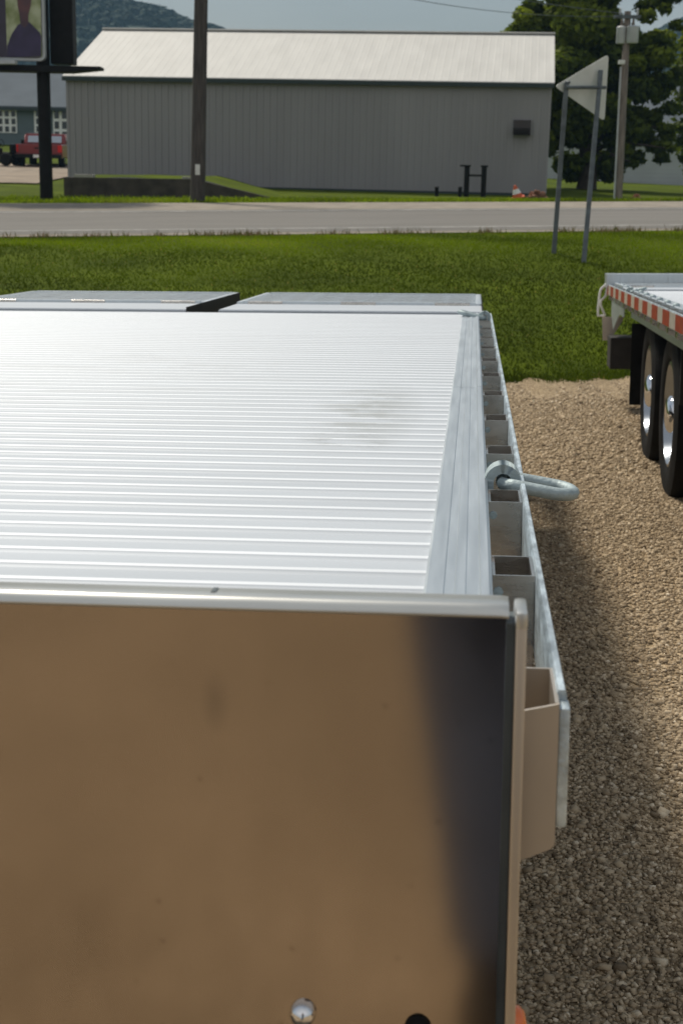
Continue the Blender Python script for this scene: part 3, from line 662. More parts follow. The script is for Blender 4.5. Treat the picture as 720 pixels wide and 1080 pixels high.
# ------------------------------------------------------------------ pennant sign seen from behind
def pennant():
    Y = 19.4; root_p = at(583.5, 264, Y); g = gz(root_p.x, Y)
    o = Vector((root_p.x, Y, g)); root = empty('road_sign', o, None, 'triangular pennant road sign seen from behind on two thin leaning posts', 'road sign')
    def R(px, py, dy=0): q = at(px, py, Y + dy) - o; return q
    V = [R(584.5, 91), R(641.5, 57, .55), R(637, 128, .55)]
    n = (V[1] - V[0]).cross(V[2] - V[0]).normalized()
    if n.y > 0: n = -n
    P = []
    for i in range(3):          # rounded corners
        a, b, c = V[i - 1], V[i], V[(i + 1) % 3]; d1 = (a - b).normalized(); d2 = (c - b).normalized(); rr = .07
        p1 = b + d1 * rr; p2 = b + d2 * rr
        for k in range(6): t = k / 5; P.append((p1 * (1 - t) ** 2 + b * 2 * t * (1 - t) + p2 * t * t))
    m = MB(); A = [m.bm.verts.new(p) for p in P]; B = [m.bm.verts.new(p - n * .006) for p in P]; k = len(P)
    m.bm.faces.new(A); m.bm.faces.new(list(reversed(B)))
    for i in range(k): m.bm.faces.new((A[i], B[i], B[(i + 1) % k], A[(i + 1) % k]))
    m.build('sign_panel', M['sign_back'], root)
    def post(p0, p1, w):
        p0 = Vector(p0); p1 = Vector(p1); m = MB(); d = (p1 - p0)
        prof = [(-w, -.5 * w), (-w, .5 * w), (-.5 * w, .5 * w), (-.35 * w, -.2 * w), (.35 * w, -.2 * w), (.5 * w, .5 * w), (w, .5 * w), (w, -.5 * w)]
        a = [m.bm.verts.new(p0 + Vector((u, v, 0))) for u, v in prof]; b = [m.bm.verts.new(p1 + Vector((u, v, 0))) for u, v in prof]
        for i in range(8): m.bm.faces.new((a[i], a[(i + 1) % 8], b[(i + 1) % 8], b[i]))
        m.bm.faces.new(a); m.bm.faces.new(b); m.build('post', M['post'], root)
    off = n * .045
    def low(px, py, Yd):
        q = R(px, py, Yd); return q
    a1 = R(594.5, 88, .10) + off; a0 = R(583.5, 264, .0); a0.z = gz(a0.x + o.x, a0.y + o.y) - o.z - .15
    b1 = R(630.5, 74, .45) + off; b0 = R(614.5, 279, -.45); b0.z = gz(b0.x + o.x, b0.y + o.y) - o.z - .15
    post(a0, a1, .030); post(b0, b1, .030)
    MB().tube([R(592, 92.5, .08) + n * .085, R(633, 92.5, .47) + n * .085], .022, 8).build('crossbar', M['post'], root, 50)
    q = R(596.5, 87, .12); MB().lathe([(0, .022), (.06, .022), (.07, .012), (.07, 0)], q, n, 12).build('bolt', M['post'], root, 40)
pennant()

# ------------------------------------------------------------------ houses behind
def shed(name, px0, px1, py_e, py_b, py_r, Y, D, wm, rm, lab, windows, slope_front=True):
    A = at(px0, py_b, Y); B = at(px1, py_b, Y); L = B.x - A.x; g = min(gz(A.x, Y), gz(B.x, Y), A.z) - .3
    o = Vector((A.x, Y, g)); root = empty(name, o, None, lab, 'building')
    H = (at((px0 + px1) / 2, py_e, Y) - o).z; ridge = (at((px0 + px1) / 2, py_r, Y + D / 2) - o).z
    m = MB(); m.box(0, L, 0, D, 0, H)
    for x in (0, L - .05): m.prism([(0.01, H), (D - .01, H), (D / 2, ridge - .05)], .05, lambda u, v, w, x=x: (x + w, u, v))
    n = int((H) / .2)
    for i in range(n): m.box(0.001, L - .001, -.015, .01, .2 * i + .02, .2 * i + .18)
    m.build('wall', wm, root)
    r = MB()
    for s in (0, 1):
        f = (lambda u, v, w: (u, v * D / 2 - .3 * (1 - v), H + (ridge - H) * v - .1 * (1 - v) + w)) if s == 0 else (lambda u, v, w: (u, D - v * D / 2 + .3 * (1 - v), H + (ridge - H) * v - .1 * (1 - v) + w))
        a = [r.bm.verts.new(f(u, v, .0)) for u, v in ((-.3, 0), (L + .3, 0), (L + .3, 1), (-.3, 1))]
        b = [r.bm.verts.new(f(u, v, .12)) for u, v in ((-.3, 0), (L + .3, 0), (L + .3, 1), (-.3, 1))]
        r.bm.faces.new(a); r.bm.faces.new(b)
        for i in range(4): r.bm.faces.new((a[i], b[i], b[(i + 1) % 4], a[(i + 1) % 4]))
    r.build('roof', rm, root)
    MB().box(-.3, L + .3, -.40, -.31, H - .2, H - .05).build('gutter', M['trim'] if name == 'house' else M['pale_wall'], root)
    for (wx0, wx1, wy0, wy1, cols) in windows:
        a = at(wx0, wy1, Y) - o; b = at(wx1, wy0, Y) - o; f = MB(); f.box(a.x, b.x, -.07, -.02, a.z, b.z)
        fo = f.build('window', M['white'], root); p = MB(); cw = (b.x - a.x) / cols; rows = 3; ch = (b.z - a.z) / rows
        for i in range(cols):
            for j in range(rows): p.box(a.x + cw * (i + .2), a.x + cw * (i + .8), -.085, -.06, a.z + ch * (j + .14), a.z + ch * (j + .86))
        p.build('pane', M['glass'], fo)
    return root
h = shed('house', -90, 86, 112, 152, 76, 76, 9, M['house_wall'], M['house_roof'], 'blue-grey house with white multi-pane windows beyond the red pickup', [(-70, -50, 116, 140, 3), (-2, 18, 116, 140, 3), (37, 47, 116, 140, 1), (57, 72, 116, 148, 2)])
shed('pale_shed', 560, 800, 142, 196, 90, 72, 10, M['pale_wall'], M['house_roof'], 'long pale shed with a grey roof, partly hidden behind the big tree', [])

def pickup():
    Y = 57.0; p = at(41, 178, Y); g = gz(p.x, Y) + .03; root = empty('pickup_truck', (p.x, Y, g), local_basis(rad(4)) @ Matrix.Diagonal((.95, .95, .80)), 'red pickup truck seen from behind, parked before the blue-grey house', 'pickup truck')
    W = .98
    b = MB(); sil = [(-2.9 + 2.9, .45), (5.4, .45), (5.45, .9), (5.3, 1.02), (4.1, 1.12), (3.3, 1.12), (2.3, 1.12), (0.02, 1.08), (0, .9)]
    b.prism(sil, 2 * W, lambda u, v, w: (-W + w, u, v)); bmesh.ops.bevel(b.bm, geom=b.bm.edges[:], offset=.04, segments=2, affect='EDGES')
    b.build('body', M['car_red'], root, 35)
    c = MB(); c.prism([(2.0, 1.10), (2.25, 1.62), (3.3, 1.66), (4.15, 1.10)], 2 * W - .24, lambda u, v, w: (-W + .12 + w, u, v)); bmesh.ops.bevel(c.bm, geom=c.bm.edges[:], offset=.05, segments=2, affect='EDGES')
    cab = c.build('cab', M['car_red'], root, 35)
    MB().prism([(2.05, 1.20), (2.19, 1.52), (2.17, 1.52), (2.02, 1.20)], 1.4, lambda u, v, w: (-.7 + w, u, v)).build('rear_window', M['rim'], cab)
    t = MB().box(-.78, .78, -.03, .01, .62, 1.06, .01).build('tailgate', M['car_red'], root); MB().box(-.14, .14, -.06, -.028, .86, .92, .005).build('handle', M['black'], t)
    for s in (-1, 1): MB().box(s * .885 - .09, s * .885 + .09, -.045, .02, .70, 1.04, .01).build('tail_lamp', M['tail'], root)
    MB().box(-.95, .95, -.16, -.03, .42, .60, .02).build('rear_bumper', M['black'], root)
    MB().box(-.18, .14, -.175, -.155, .44, .58).build('number_plate', M['white'], root)
    for s in (-1, 1):
        for y in (1.0, 4.4):
            wl = MB().lathe([(-.12, .2), (-.12, .36), (-.08, .38), (.08, .38), (.12, .36), (.12, .2)], (s * .84, y, .38), (1, 0, 0), 24).build('wheel', M['rubber'], root, 40)
            MB().lathe([(-.1, .0), (-.1, .2), (.1, .2), (.1, 0)], (s * .86, y, .38), (1, 0, 0), 16).build('rim', M['rim'], wl, 40)
        MB().box(s * 1.1 - .12, s * 1.1 + .12, 3.55, 3.65, 1.12, 1.35, .02).build('mirror', M['black'], root)
pickup()
def mower():
    Y = 57.0; p = at(2, 178, Y); root = empty('riding_mower', (p.x, Y, gz(p.x, Y) + .03), local_basis(rad(70)), 'small black riding mower parked next to the red pickup', 'mower')
    MB().box(-.3, .3, .1, .9, .3, .68, .06).build('hood', M['black'], root)
    MB().box(-.45, .45, -.45, .3, .12, .26, .04).build('cutter_deck', M['black'], root)
    m = MB(); m.box(-.22, .22, -.55, -.15, .42, .52, .03); m.box(-.22, .22, -.62, -.52, .5, .82, .03); m.build('seat', M['black'], root)
    MB().tube([(0, .1, .65), (0, -.02, .85)], .02, 8).build('steering_column', M['black'], root)
    MB().tube([(.17 * math.cos(t), -.03 + .08 * math.sin(t) * .5, .86 + .14 * math.sin(t)) for t in np.linspace(0, 2 * math.pi, 17)[:-1]], .015, 6, True).build('steering_wheel', M['black'], root)
    for x, y, r in ((-.36, -.45, .25), (.36, -.45, .25), (-.33, .65, .17), (.33, .65, .17)):
        MB().lathe([(-.09, 0), (-.09, r * .85), (-.05, r), (.05, r), (.09, r * .85), (.09, 0)], (x, y, r), (1, 0, 0), 20).build('wheel', M['rubber'], root, 40)
mower()

# ------------------------------------------------------------------ trees
def tree(px, Y, crowns, lab, seed, leaf=.17, n_leaf=42000, trunk_r=.32):
    """crowns: (px, py, Y offset, radius x in px, radius y in px, share)"""
    r = np.random.default_rng(seed); b = at(px, 190, Y); g = gz(b.x, Y) - .2; o = Vector((b.x, Y, g))
    root = empty('broadleaf_tree', o, None, lab, 'tree')
    S = Y / FPX; C = []
    for (cx, cy, dy, rx, ry, k) in crowns:
        q = at(cx, cy, Y) - o; C.append((Vector((q.x, dy, q.z)), rx * S, ry * S, k))
    tr = MB(); top = C[0][0]
    pts = [Vector((0, 0, 0)), Vector((.05, 0, .8)), Vector((-.05, .05, 1.7)), Vector((.1, 0, 2.8)), top * .75, top]
    tr.tube(pts, [trunk_r * 1.3, trunk_r, trunk_r * .9, trunk_r * .75, trunk_r * .4, .05], 12).build('trunk', M['bark'], root, 60)
    cl = []
    tot = sum(c[3] for c in C)
    for (c, rx, ry, k) in C:
        n = int(150 * k / tot) + 6
        d = r.normal(size=(n, 3)); d /= np.linalg.norm(d, axis=1)[:, None]; rr = (.35 + .65 * r.random(n) ** .5)
        p = np.array(c) + d * rr[:, None] * np.array([rx, rx * .85, ry]); cl.append(np.concatenate([p, (min(rx, ry) * (.20 + .24 * r.random(n)))[:, None]], 1))
    cl = np.concatenate(cl)
    # limbs reach out to some of the clumps
    for i in r.choice(len(cl), 26, replace=False):
        p = Vector(cl[i, :3]); t = .25 + .35 * r.random(); s = top * t if p.z > 2 else Vector((0, 0, 1.6)); s = Vector((0, 0, min(s.z, max(p.z * .75, 1.2))))
        mid = (s + p) / 2 + Vector((0, 0, .25 * (p - s).length * .5)); 
        MB().tube([s, s * .5 + mid * .5 + Vector(r.normal(0, .08, 3)), mid, mid * .4 + p * .6, p], [.11, .085, .06, .035, .012], 7).build('limb', M['bark'], root, 60)
    w_ = cl[:, 3] ** 2; w_ /= w_.sum(); idx = r.choice(len(cl), n_leaf, p=w_)
    d = r.normal(size=(n_leaf, 3)); d /= np.linalg.norm(d, axis=1)[:, None]; rr = r.random(n_leaf) ** .45
    c = cl[idx, :3] + d * (rr * cl[idx, 3])[:, None] * np.array([1.15, 1.15, .8])
    c[:, 2] = np.maximum(c[:, 2], .5)
    nrm = d + r.normal(0, .7, (n_leaf, 3)) + np.array([0, 0, .4]); nrm /= np.linalg.norm(nrm, axis=1)[:, None]
    a = np.cross(nrm, r.normal(size=(n_leaf, 3))); a /= np.linalg.norm(a, axis=1)[:, None]; bb = np.cross(nrm, a)
    s = (leaf * (.5 + .7 * r.random(n_leaf)))[:, None]
    V = np.stack([c + a * s, c + bb * s * .55, c - a * s, c - bb * s * .55], 1).reshape(-1, 3)
    rn = np.clip(.25 + .45 * r.random(len(cl))[idx] + .25 * (d[:, 2] > .2) * r.random(n_leaf) + r.normal(0, .08, n_leaf), 0, 1)  # leaves atop each clump are lighter: sunlit tops put into the colour
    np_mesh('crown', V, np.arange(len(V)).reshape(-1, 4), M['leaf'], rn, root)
    return root
tree(618, 55, [(630, 20, 0, 62, 55, 5), (575, 22, .5, 38, 30, 1.8), (612, 90, 0, 60, 55, 4.5), (660, 90, -.5, 42, 60, 2.6), (690, 20, 0, 30, 30, 1.0), (600, 145, .3, 48, 40, 3.2), (640, 150, .3, 38, 36, 2.4), (700, 100, -.8, 20, 42, .8), (678, 150, -.8, 26, 22, .7), (712, 160, -1, 22, 14, .4), (690, 75, -.4, 26, 36, 1.6), (672, 120, -.5, 26, 34, 1.5), (588, 110, .2, 34, 44, 1.6), (625, 172, -.8, 48, 13, 1.3), (560, 60, 1.5, 30, 40, 1.0), (618, -40, 0, 66, 40, 3)], 'big dark green broadleaf tree overhanging the right end of the grey building', 5, n_leaf=78000, leaf=.16)
tree(728, 60, [(740, 120, 0, 26, 60, 2), (745, 60, 0, 28, 40, 2)], 'loose green tree at the edge of view behind the transformer pole', 6, n_leaf=7000, leaf=.16, trunk_r=.18)

# ------------------------------------------------------------------ flatbed trailers
W2 = 1.390
def ring_part(root, sgn, y, inward, SH, drop=0.0):
    """galvanised D-ring in its bracket, on the rail side sgn (+1 / -1)"""
    cx = sgn * (W2 - .036); r = .0105
    m = MB(); zz = -.002; ro, ri, yy = .029, .0145, .024
    pts_o = [(cx - ro, zz - .075)] + [(cx + ro * math.cos(t), zz + ro * math.sin(t)) for t in np.linspace(math.pi, 0, 13)] + [(cx + ro, zz - .075)]
    pts_i = [(cx - ri, zz - .075)] + [(cx + ri * math.cos(t), zz + ri * math.sin(t)) for t in np.linspace(math.pi, 0, 13)] + [(cx + ri, zz - .075)]
    for i in range(len(pts_o) - 1):
        q = [pts_o[i], pts_o[i + 1], pts_i[i + 1], pts_i[i]]
        a = [m.bm.verts.new((x, y - yy, z)) for x, z in q]; b = [m.bm.verts.new((x, y + yy, z)) for x, z in q]
        m.bm.faces.new(a); m.bm.faces.new(b)
        for k in range(4): m.bm.faces.new((a[k], b[k], b[(k + 1) % 4], a[(k + 1) % 4]))
    bmesh.ops.remove_doubles(m.bm, verts=m.bm.verts[:], dist=1e-5)
    inner = [f for f in m.bm.faces if False]
    ringo = m.build('ring_bracket', M['galv'], root, 45, SH)
    MB().box(cx - .034, cx + .034, y - .03, y + .03, -.090, -.045, .004).build('bracket_base', M['galv'], ringo, None, SH)
    out = (-1 if inward else 1) * sgn; L = .110; hw = .040; P = []
    def add(u, v, z): P.append((cx + out * u, y + v, z))
    z0, z1 = -.004, (-.020 if not inward else .022)
    for t in np.linspace(0, 1, 5): add(.0, -hw * .55 + hw * 1.1 * t, z0)
    for t in (0.35, .7, 1): add(.012 * t + .004, hw * (.55 + .4 * t), z0)
    for t in (.25, .5, .75, 1): add(.016 + (L - .046) * t, hw * (.95 + .05 * t), z0 + (z1 - z0) * t * .7)
    for a in np.linspace(90, -90, 11): add(L - .030 + .034 * math.cos(rad(a)), hw * math.sin(rad(a)), z0 + (z1 - z0) * (.7 + .3 * math.cos(rad(a))))
    for t in (.75, .5, .25, 0): add(.016 + (L - .046) * t, -hw * (.95 + .05 * t), z0 + (z1 - z0) * t * .7)
    for t in (1, .6): add(.012 * t + .004, -hw * (.55 + .4 * t), z0)
    MB().tube(P, r, 10, True).build('lashing_ring', M['galv'], root, 60, SH)

def make_trailer(name, F, org, G, label, detail_right=True, H=1.02, RL=5.72):
    """local x across (right +), y along (front plate at 0, ramps end 7.6), z with the deck top at 0; origin of the thing on the ground"""
    base = CAM + F @ Vector(org) - F @ Vector((0, 0, H)) + F @ Vector((0, 3.8, 0))
    root = empty(name, base, F, label, 'trailer', 'aluminium flatbed trailers')
    SH = Vector((0, -3.8, H))
    DL = 5.72; CI, CO = W2 - .138, W2 - .061
    # deck planks: cross ribs, one extruded profile
    per = .0765; prof = []; n = int((DL - .06) / per)
    for i in range(n):
        y = .06 + i * per
        prof += [(y, -.0046), (y + .0035, -.0014), (y + .0055, .0), (y + .012, .0003), (y + .016, -.0008), (y + .020, -.0042), (y + .027, -.0060), (y + .042, -.0067), (y + .058, -.0060), (y + .070, -.0052)]
    prof.append((DL, -.0048)); pa = np.array(prof); k = len(pa); xs_ = np.linspace(-CI, CI, 15)
    V = np.stack([np.repeat(xs_[None], k, 0), np.repeat(pa[:, :1], 15, 1), np.repeat(pa[:, 1:], 15, 1)], -1)
    # very slight sag and twist so the reflections wander
    V[:, :, 2] += -.0012 + .0011 * np.sin(V[:, :, 0] * 2.1 + V[:, :, 1] * .9) * np.sin(V[:, :, 1] * 1.7)
    V = V.reshape(-1, 3) + np.array(SH); i = (np.arange(k - 1)[:, None] * 15 + np.arange(14)[None, :]).ravel()
    dk = np_mesh('deck', V, np.stack([i, i + 1, i + 16, i + 15], -1), M['deck'], None, root)
    dk.data.polygons.foreach_set('use_smooth', [True] * len(dk.data.polygons)); dk.data.set_sharp_from_angle(angle=rad(50))
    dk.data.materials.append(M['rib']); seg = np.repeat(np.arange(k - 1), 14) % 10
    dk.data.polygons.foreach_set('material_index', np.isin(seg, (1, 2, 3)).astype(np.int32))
    MB().box(-CI, CI, .05, DL, -.05, -.012).build('deck_underside', M['dark'], root, None, SH)
    for s in (-1, 1):
        # rail cap: stepped extrusion with shallow grooves
        w_ = CO - CI
        pr = [(0, -.012), (0, .0015), (.003, .003), (w_ * .28, .003), (w_ * .30, .0012), (w_ * .44, .0012), (w_ * .46, .0036), (w_ * .60, .0036), (w_ * .62, .0014), (w_ * .80, .0014), (w_ * .83, .0052), (w_ - .004, .0052), (w_, .002), (w_, -.10), (w_ - .012, -.10), (w_ - .012, -.012)]
        rc = MB()
        for (ya, yb) in ((.075, 2.49), (2.494, DL - .02)) + (((DL - .016, RL),) if RL > DL else ()):
            rc.prism([(s * (CI + u), v) for u, v in pr], yb - ya, lambda u, v, w, ya=ya: (u, ya + w, v))
        rail = rc.build('side_rail', M['alu'], root, None, SH)
        # stake pockets
        k = 0; y = .06
        while y < RL - .02:
            pk = MB(); a, b = CO + .001, (W2 - .0085 if k == 0 else W2 - .0105); t = .0035
            if s < 0: a, b = -b, -a
            zt = -.002
            def face(yy, mb=pk, a=a, b=b, lo=0.0):
                ins, outb = (a, b) if s > 0 else (b, a)
                mb.prism([(ins, zt - lo), (outb, zt), (outb, -.126 - lo * .5), (outb - s * .004, -.130 - lo * .5), (ins, -.146 - lo)], t, lambda u, v, w: (u, yy + w, v))
            face(y, lo=.012 if k == 0 else 0.0); face(y + .10)
            pk.box(b - t, b, y + t, y + .10, -.122, zt) if s > 0 else pk.box(a, a + t, y + t, y + .10, -.122, zt)
            pk.box(a, a + t, y + t, y + .10, -.12, -.006) if s > 0 else pk.box(b - t, b, y + t, y + .10, -.12, -.006)
            po = pk.build('stake_pocket', M['flange' if k == 0 else 'pocket'], root, None, SH)
            m = MB(); cxx = s * (CO + .008); m.cyl((cxx, y - .004, -.022), (cxx, y + .001, -.022), .006, n=8); m.build('weld_nut', M['galv'], po, 40, SH)
            y += .46; k += 1
        # rub rail
        rb = MB(); rb.prism([(s * (W2 - .010), -.003), (s * (W2 - .0075), .001), (s * (W2 - .002), .001), (s * W2, -.004), (s * (W2 + .001), -.045), (s * W2, -.088), (s * (W2 - .010), -.090)], RL - .09, lambda u, v, w: (u, .09 + w, v))
        rr = rb.build('rub_rail', M['rub'], root, 40, SH)
        # worn rounded front end
        MB().box(*sorted((s * (W2 - .0080), s * (W2 + .0015))), .066, .092, -.118, -.008, .002).build('rail_end', M['rub'], rr, 40, SH)
        # reflective tape on the outer face
        a, b = sorted((s * (W2 + .0022), s * (W2 + .0045)))
        yy = .25; i = 0
        while yy < RL - .15 and not (s > 0 and detail_right):
            d = .36 if i % 2 == 0 else .28
            MB().box(a, b, yy, yy + d - .003, -.084, -.006).build('reflective_tape', M['red' if i % 2 == 0 else 'white_tape'], root, None, SH)
            yy += d; i += 1
        # lower side channel
        MB().box(*sorted((s * (CI - .02), s * (CO - .014))), .06, DL, -.20, -.0505).build('side_channel', M['alu'], root, None, SH)
        ring_part(root, s, 1.17, not detail_right, SH); ring_part(root, s, 5.46, True, SH)
        if not detail_right:
            for q in range(15): MB().lathe([(0, .020), (.008, .019), (.016, .012), (.019, 0)], (s * (W2 - .075), .32 + .46 * q, .004), (0, 0, 1), 12).build('rail_bolt', M['galv'], root, 50, SH)
    # headboard plate with rounded top cap, side flanges, bolts
    hx1 = W2 - .0575; zt = .098
    hb = MB()
    prf = [(.0, -.46), (.0, zt - .012), (.0, zt - .006), (.003, zt - .003), (.006, zt - .002), (.0355, zt - .002), (.0365, zt - .012), (.033, zt - .012), (.006, zt - .008), (.004, zt - .02), (.004, -.46)]
    hb.prism([(y, z) for y, z in prf], 2 * hx1, lambda u, v, w: (-hx1 + w, u, v))
    cap = hb.build('headboard', M['plate'], root, None, SH)
    cprof = [(-.0012, zt - .0075), (-.0026, zt - .0065), (-.0030, zt - .0045), (.0040, zt + .0018), (.0060, zt + .0026), (.036, zt + .0020), (.0385, zt - .0002), (.0388, zt - .010), (.0375, zt - .010), (.037, zt - .001), (.010, zt), (.0, zt - .004), (-.0006, zt - .0075)]
    xs2 = np.concatenate([[-hx1 - .002], [-hx1 + .004], np.linspace(-hx1 + .03, hx1 - .03, 40), [hx1 - .004], [hx1 + .002]])
    V = []
    for j, x in enumerate(xs2):
        ed = 1.0 if 0 < j < len(xs2) - 1 else .0
        for (y, z) in cprof: V.append((x, y + (0 if ed else .001), z - (0 if ed else .0008) + .0006 * math.sin(x * 3.1)))
    V = np.array(V) + np.array(SH); q = len(cprof); i = (np.arange(len(xs2) - 1)[:, None] * q + np.arange(q - 1)[None, :]).ravel()
    c_ = np_mesh('cap_strip', V, np.stack([i, i + 1, i + q + 1, i + q], -1), M['cap'], None, cap, True)
    for s in (-1, 1):
        x0, x1 = sorted((s * (hx1 + .0080), s * (hx1 + .0170)))
        f = MB(); f.box(x0, x1, .004, .050, -.46, zt - .006, .001); fo = f.build('corner_flange', M['flange'], root, 40, SH)
        MB().box(*sorted((s * (hx1 + .0005), s * (hx1 + .0075))), .012, .05, -.46, zt - .016).build('slot_shade_strip', M['post'], root, None, SH)  # added dark strip stands in for the shaded slot beside the headboard
        MB().box(x0 - .0006, x1 + .0006, .002, .052, zt - .018, zt - .004, .003).build('flange_top', M['cap'], fo, 40, SH)
        ml = MB(); ml.lathe([(0, .016), (.006, .015), (.011, .010), (.013, 0)], (s * (hx1 + .0150), .030, -.287), (s, 0, 0), 20); ml.build('marker_lamp', M['amber'], root, 50, SH)
    for x, z, rr_, m_ in ((1.166, -.270, 1.0, 'chrome'), (-1.166, -.270, 1.0, 'chrome'), (1.266, -.279, 1.0, 'rubber'), (-1.266, -.279, 1.0, 'rubber')):
        MB().lathe([(0, .0115 * rr_), (.004, .0115 * rr_), (.009, .009 * rr_), (.012, .005 * rr_), (.013, 0)], (x, 0, z), (0, -1, 0), 20).build('bolt', M[m_], root, 60, SH)
    MB().box(1.087, 1.0915, .018, .033, zt + .0015, zt + .0030, .0005).build('weld_mark', M['post'], cap, None, SH)
    MB().box(-1.28, 1.28, .075, .16, -.46, -.052).build('front_crossmember', M['dark'], root, None, SH)
    # underframe
    for x in (-.46, .46):
        b = MB(); b.box(x - .075, x + .075, .16, 7.1, -.214, -.202); b.box(x - .075, x + .075, .16, 7.1, -.50, -.488); b.box(x - .006, x + .006, .16, 7.1, -.488, -.214); b.build('main_beam', M['dark'], root, None, SH)
    cm = MB()
    for i in range(18): y = .35 + i * .3; cm.box(-1.235, 1.235, y, y + .05, -.20, -.0505)
    cm.build('crossmembers', M['dark'], root, None, SH)
    # axles and wheels
    wr = .5
    for y in (3.05, 4.42):
        MB().cyl((-1.1, y, -H + wr), (1.1, y, -H + wr), .06, n=12).build('axle', M['dark'], root, 40, SH)
        for s in (-1, 1):
            for k, xo in enumerate((1.30, .97)):
                cx = s * (xo - .13)
                tp = [(-.10, .30), (-.125, .33), (-.13, .42), (-.115, .48), (-.09, wr - .004), (-.03, wr), (.03, wr), (.09, wr - .004), (.115, .48), (.13, .42), (.125, .33), (.10, .30)]
                ty = MB().lathe(tp, (cx, y, -H + wr), (1, 0, 0), 48)
                t_ = ty.build('tyre', M['rubber'], root, 40, SH)
                if k == 0:
                    cxo = cx
                    MB().lathe([(.10 , .302), (.115, .30), (.118, .285), (.09, .275), (.02, .255), (.00, .20), (.012, .15), (.02, .0)] , (cx, y, -H + wr), (s, 0, 0), 40).build('rim', M['rim'], t_, 40, SH)
                    MB().lathe([(.01, .112), (.10, .11), (.115, .104), (.13, .085), (.136, .06), (.138, .03), (.138, 0)], (cx, y, -H + wr), (s, 0, 0), 28).build('hub_cap', M['chrome'], t_, 40, SH)
                    nb = MB()
                    for a in range(10): t = a * math.pi / 5; nb.cyl((cx + s * .005, y + .12 * math.cos(t), -H + wr + .12 * math.sin(t)), (cx + s * .03, y + .12 * math.cos(t), -H + wr + .12 * math.sin(t)), .014, n=6)
                    nb.build('wheel_nuts', M['chrome'], t_, None, SH)
    for s in (-1, 1):
        MB().box(*sorted((s * .80, s * 1.36)), 5.02, 5.03, -.78, -.21).build('mudflap', M['rubber'], root, None, SH)
        MB().box(*sorted((s * .80, s * 1.30)), 2.42, 2.44, -.5, -.205).build('splash_plate', M['dark'], root, None, SH)
    # tail: two ramps folded flat behind the deck, with a gap between
    RE = 7.62 if not detail_right else 7.36; gapx = .045
    if not detail_right:
        tb = MB(); tb.box(-W2 - .02, W2 + .02, 7.36, 7.62, -.03, .092, .004)
        for q in range(14): tb.box(-W2 + .1 + q * .2, -W2 + .13 + q * .2, 7.345, 7.362, -.01, .085)
        tb.build('tail_beam', M['alu'], root, None, SH)
    for s in (-1, 1):
        x0, x1 = (-(W2 - .045), -.085) if s < 0 else (.075, W2 - .045)
        rm = MB()
        rm.box(x0, x1, DL + .04, DL + .56, -.004, .006, .003)         # near landing strip
        rm.box(x0, x1, DL + .02, DL + .045, -.10, .002)
        ramp = rm.build('ramp', M['deck'], root, None, SH)
        g_ = MB()
        for j in range(int((RE - DL - .70) / .078)):
            y = DL + .64 + j * .078; g_.box(x0 + .03, x1 - .03, y, y + .034, .002, .014)
        for xx in np.linspace(x0 + .03, x1 - .05, 9): g_.box(xx, xx + .02, DL + .6, RE - .02, -.004, .009)
        g_.build('ramp_grating', M['alu'], ramp, None, SH)
        fr = MB(); fr.box(x0, x0 + .03, DL + .57, RE, -.07, .016, .003); fr.box(x1 - .03, x1, DL + .57, RE, -.07, .016, .003); fr.box(x0 + .0305, x1 - .0305, RE - .04, RE, -.07, .018, .003); fr.box(x0 + .0305, x1 - .0305, DL + .57, DL + .60, -.06, .020)
        fr.build('ramp_frame', M['alu'], ramp, 40, SH)
        MB().box(x1 + .0005, x1 + .004, DL + .03, RE - .002, -.11, .0165).build('ramp_shade_plate', M['black'], ramp, None, SH)  # added black plate gives each ramp's right side its shade
        for xx in (x0 + .15, (x0 + x1) / 2, x1 - .15): MB().cyl((xx - .09, DL + .575, .010), (xx + .09, DL + .575, .010), .011, n=10).build('ramp_hinge', M['pocket'], ramp, 40, SH)
        # tail gusset plate, inner slats, dark rear box
        MB().prism([(5.75, -.055), (7.2, -.095), (7.2, -.24), (6.9, -.36), (6.2, -.20), (5.75, -.20)], .008, lambda u, v, w: (s * (W2 - .02) - s * w, u, v)).build('tail_gusset', M['alu'], root, None, SH)
        MB().box(*sorted((s * .55, s * (W2 - .0))), 6.85, 7.26, -.68, -.42, .01).build('rear_box', M['dark'], root, None, SH)
        if s < 0 and not detail_right:
            MB().prism([(-W2 - .05, -.27), (-W2 + .13, -.27), (-W2 + .12, -.31), (-W2 + .02, -.47), (-W2 - .04, -.47)], .01, lambda u, v, w: (u, 7.30 - w, v)).build('tail_bracket', M['flange'], root, None, SH)
            hx = -(W2 + .045); Y_ = RE - .12
            MB().tube([(hx + .05, Y_, .085), (hx + .05, Y_, .04), (hx + .03, Y_, .0), (hx - .01, Y_, -.04), (hx - .02, Y_, -.08), (hx - .03, Y_, -.20), (hx - .03, Y_, -.27), (hx + .03, Y_, -.27)], .011, 8).build('ramp_latch', M['white'], root, 60, SH)
            MB().tube([(hx + .04, Y_ - .02, -.03), (hx + .03, Y_ - .02, -.10), (hx - .01, Y_ - .02, -.14), (hx - .01, Y_ - .02, -.18), (hx + .03, Y_ - .02, -.27)], .010, 8).build('latch_link', M['white'], root, 60, SH)
    sl_ = MB()
    for i in range(5): sl_.box(-.9, .9, 6.0 + .22 * i, 6.06 + .22 * i, -.21 - .05 * i, -.17 - .05 * i)
    sl_.build('tail_crossmembers', M['pocket'], root, None, SH)
    # landing legs at the front
    for x in (-.62, .62):
        l = MB(); l.box(x - .06, x + .06, .5, .62, -H + .03, -.21, .005); l.box(x - .13, x + .13, .43, .69, -H, -H + .03, .004); l.build('landing_leg', M['dark'], root, None, SH)
    return root
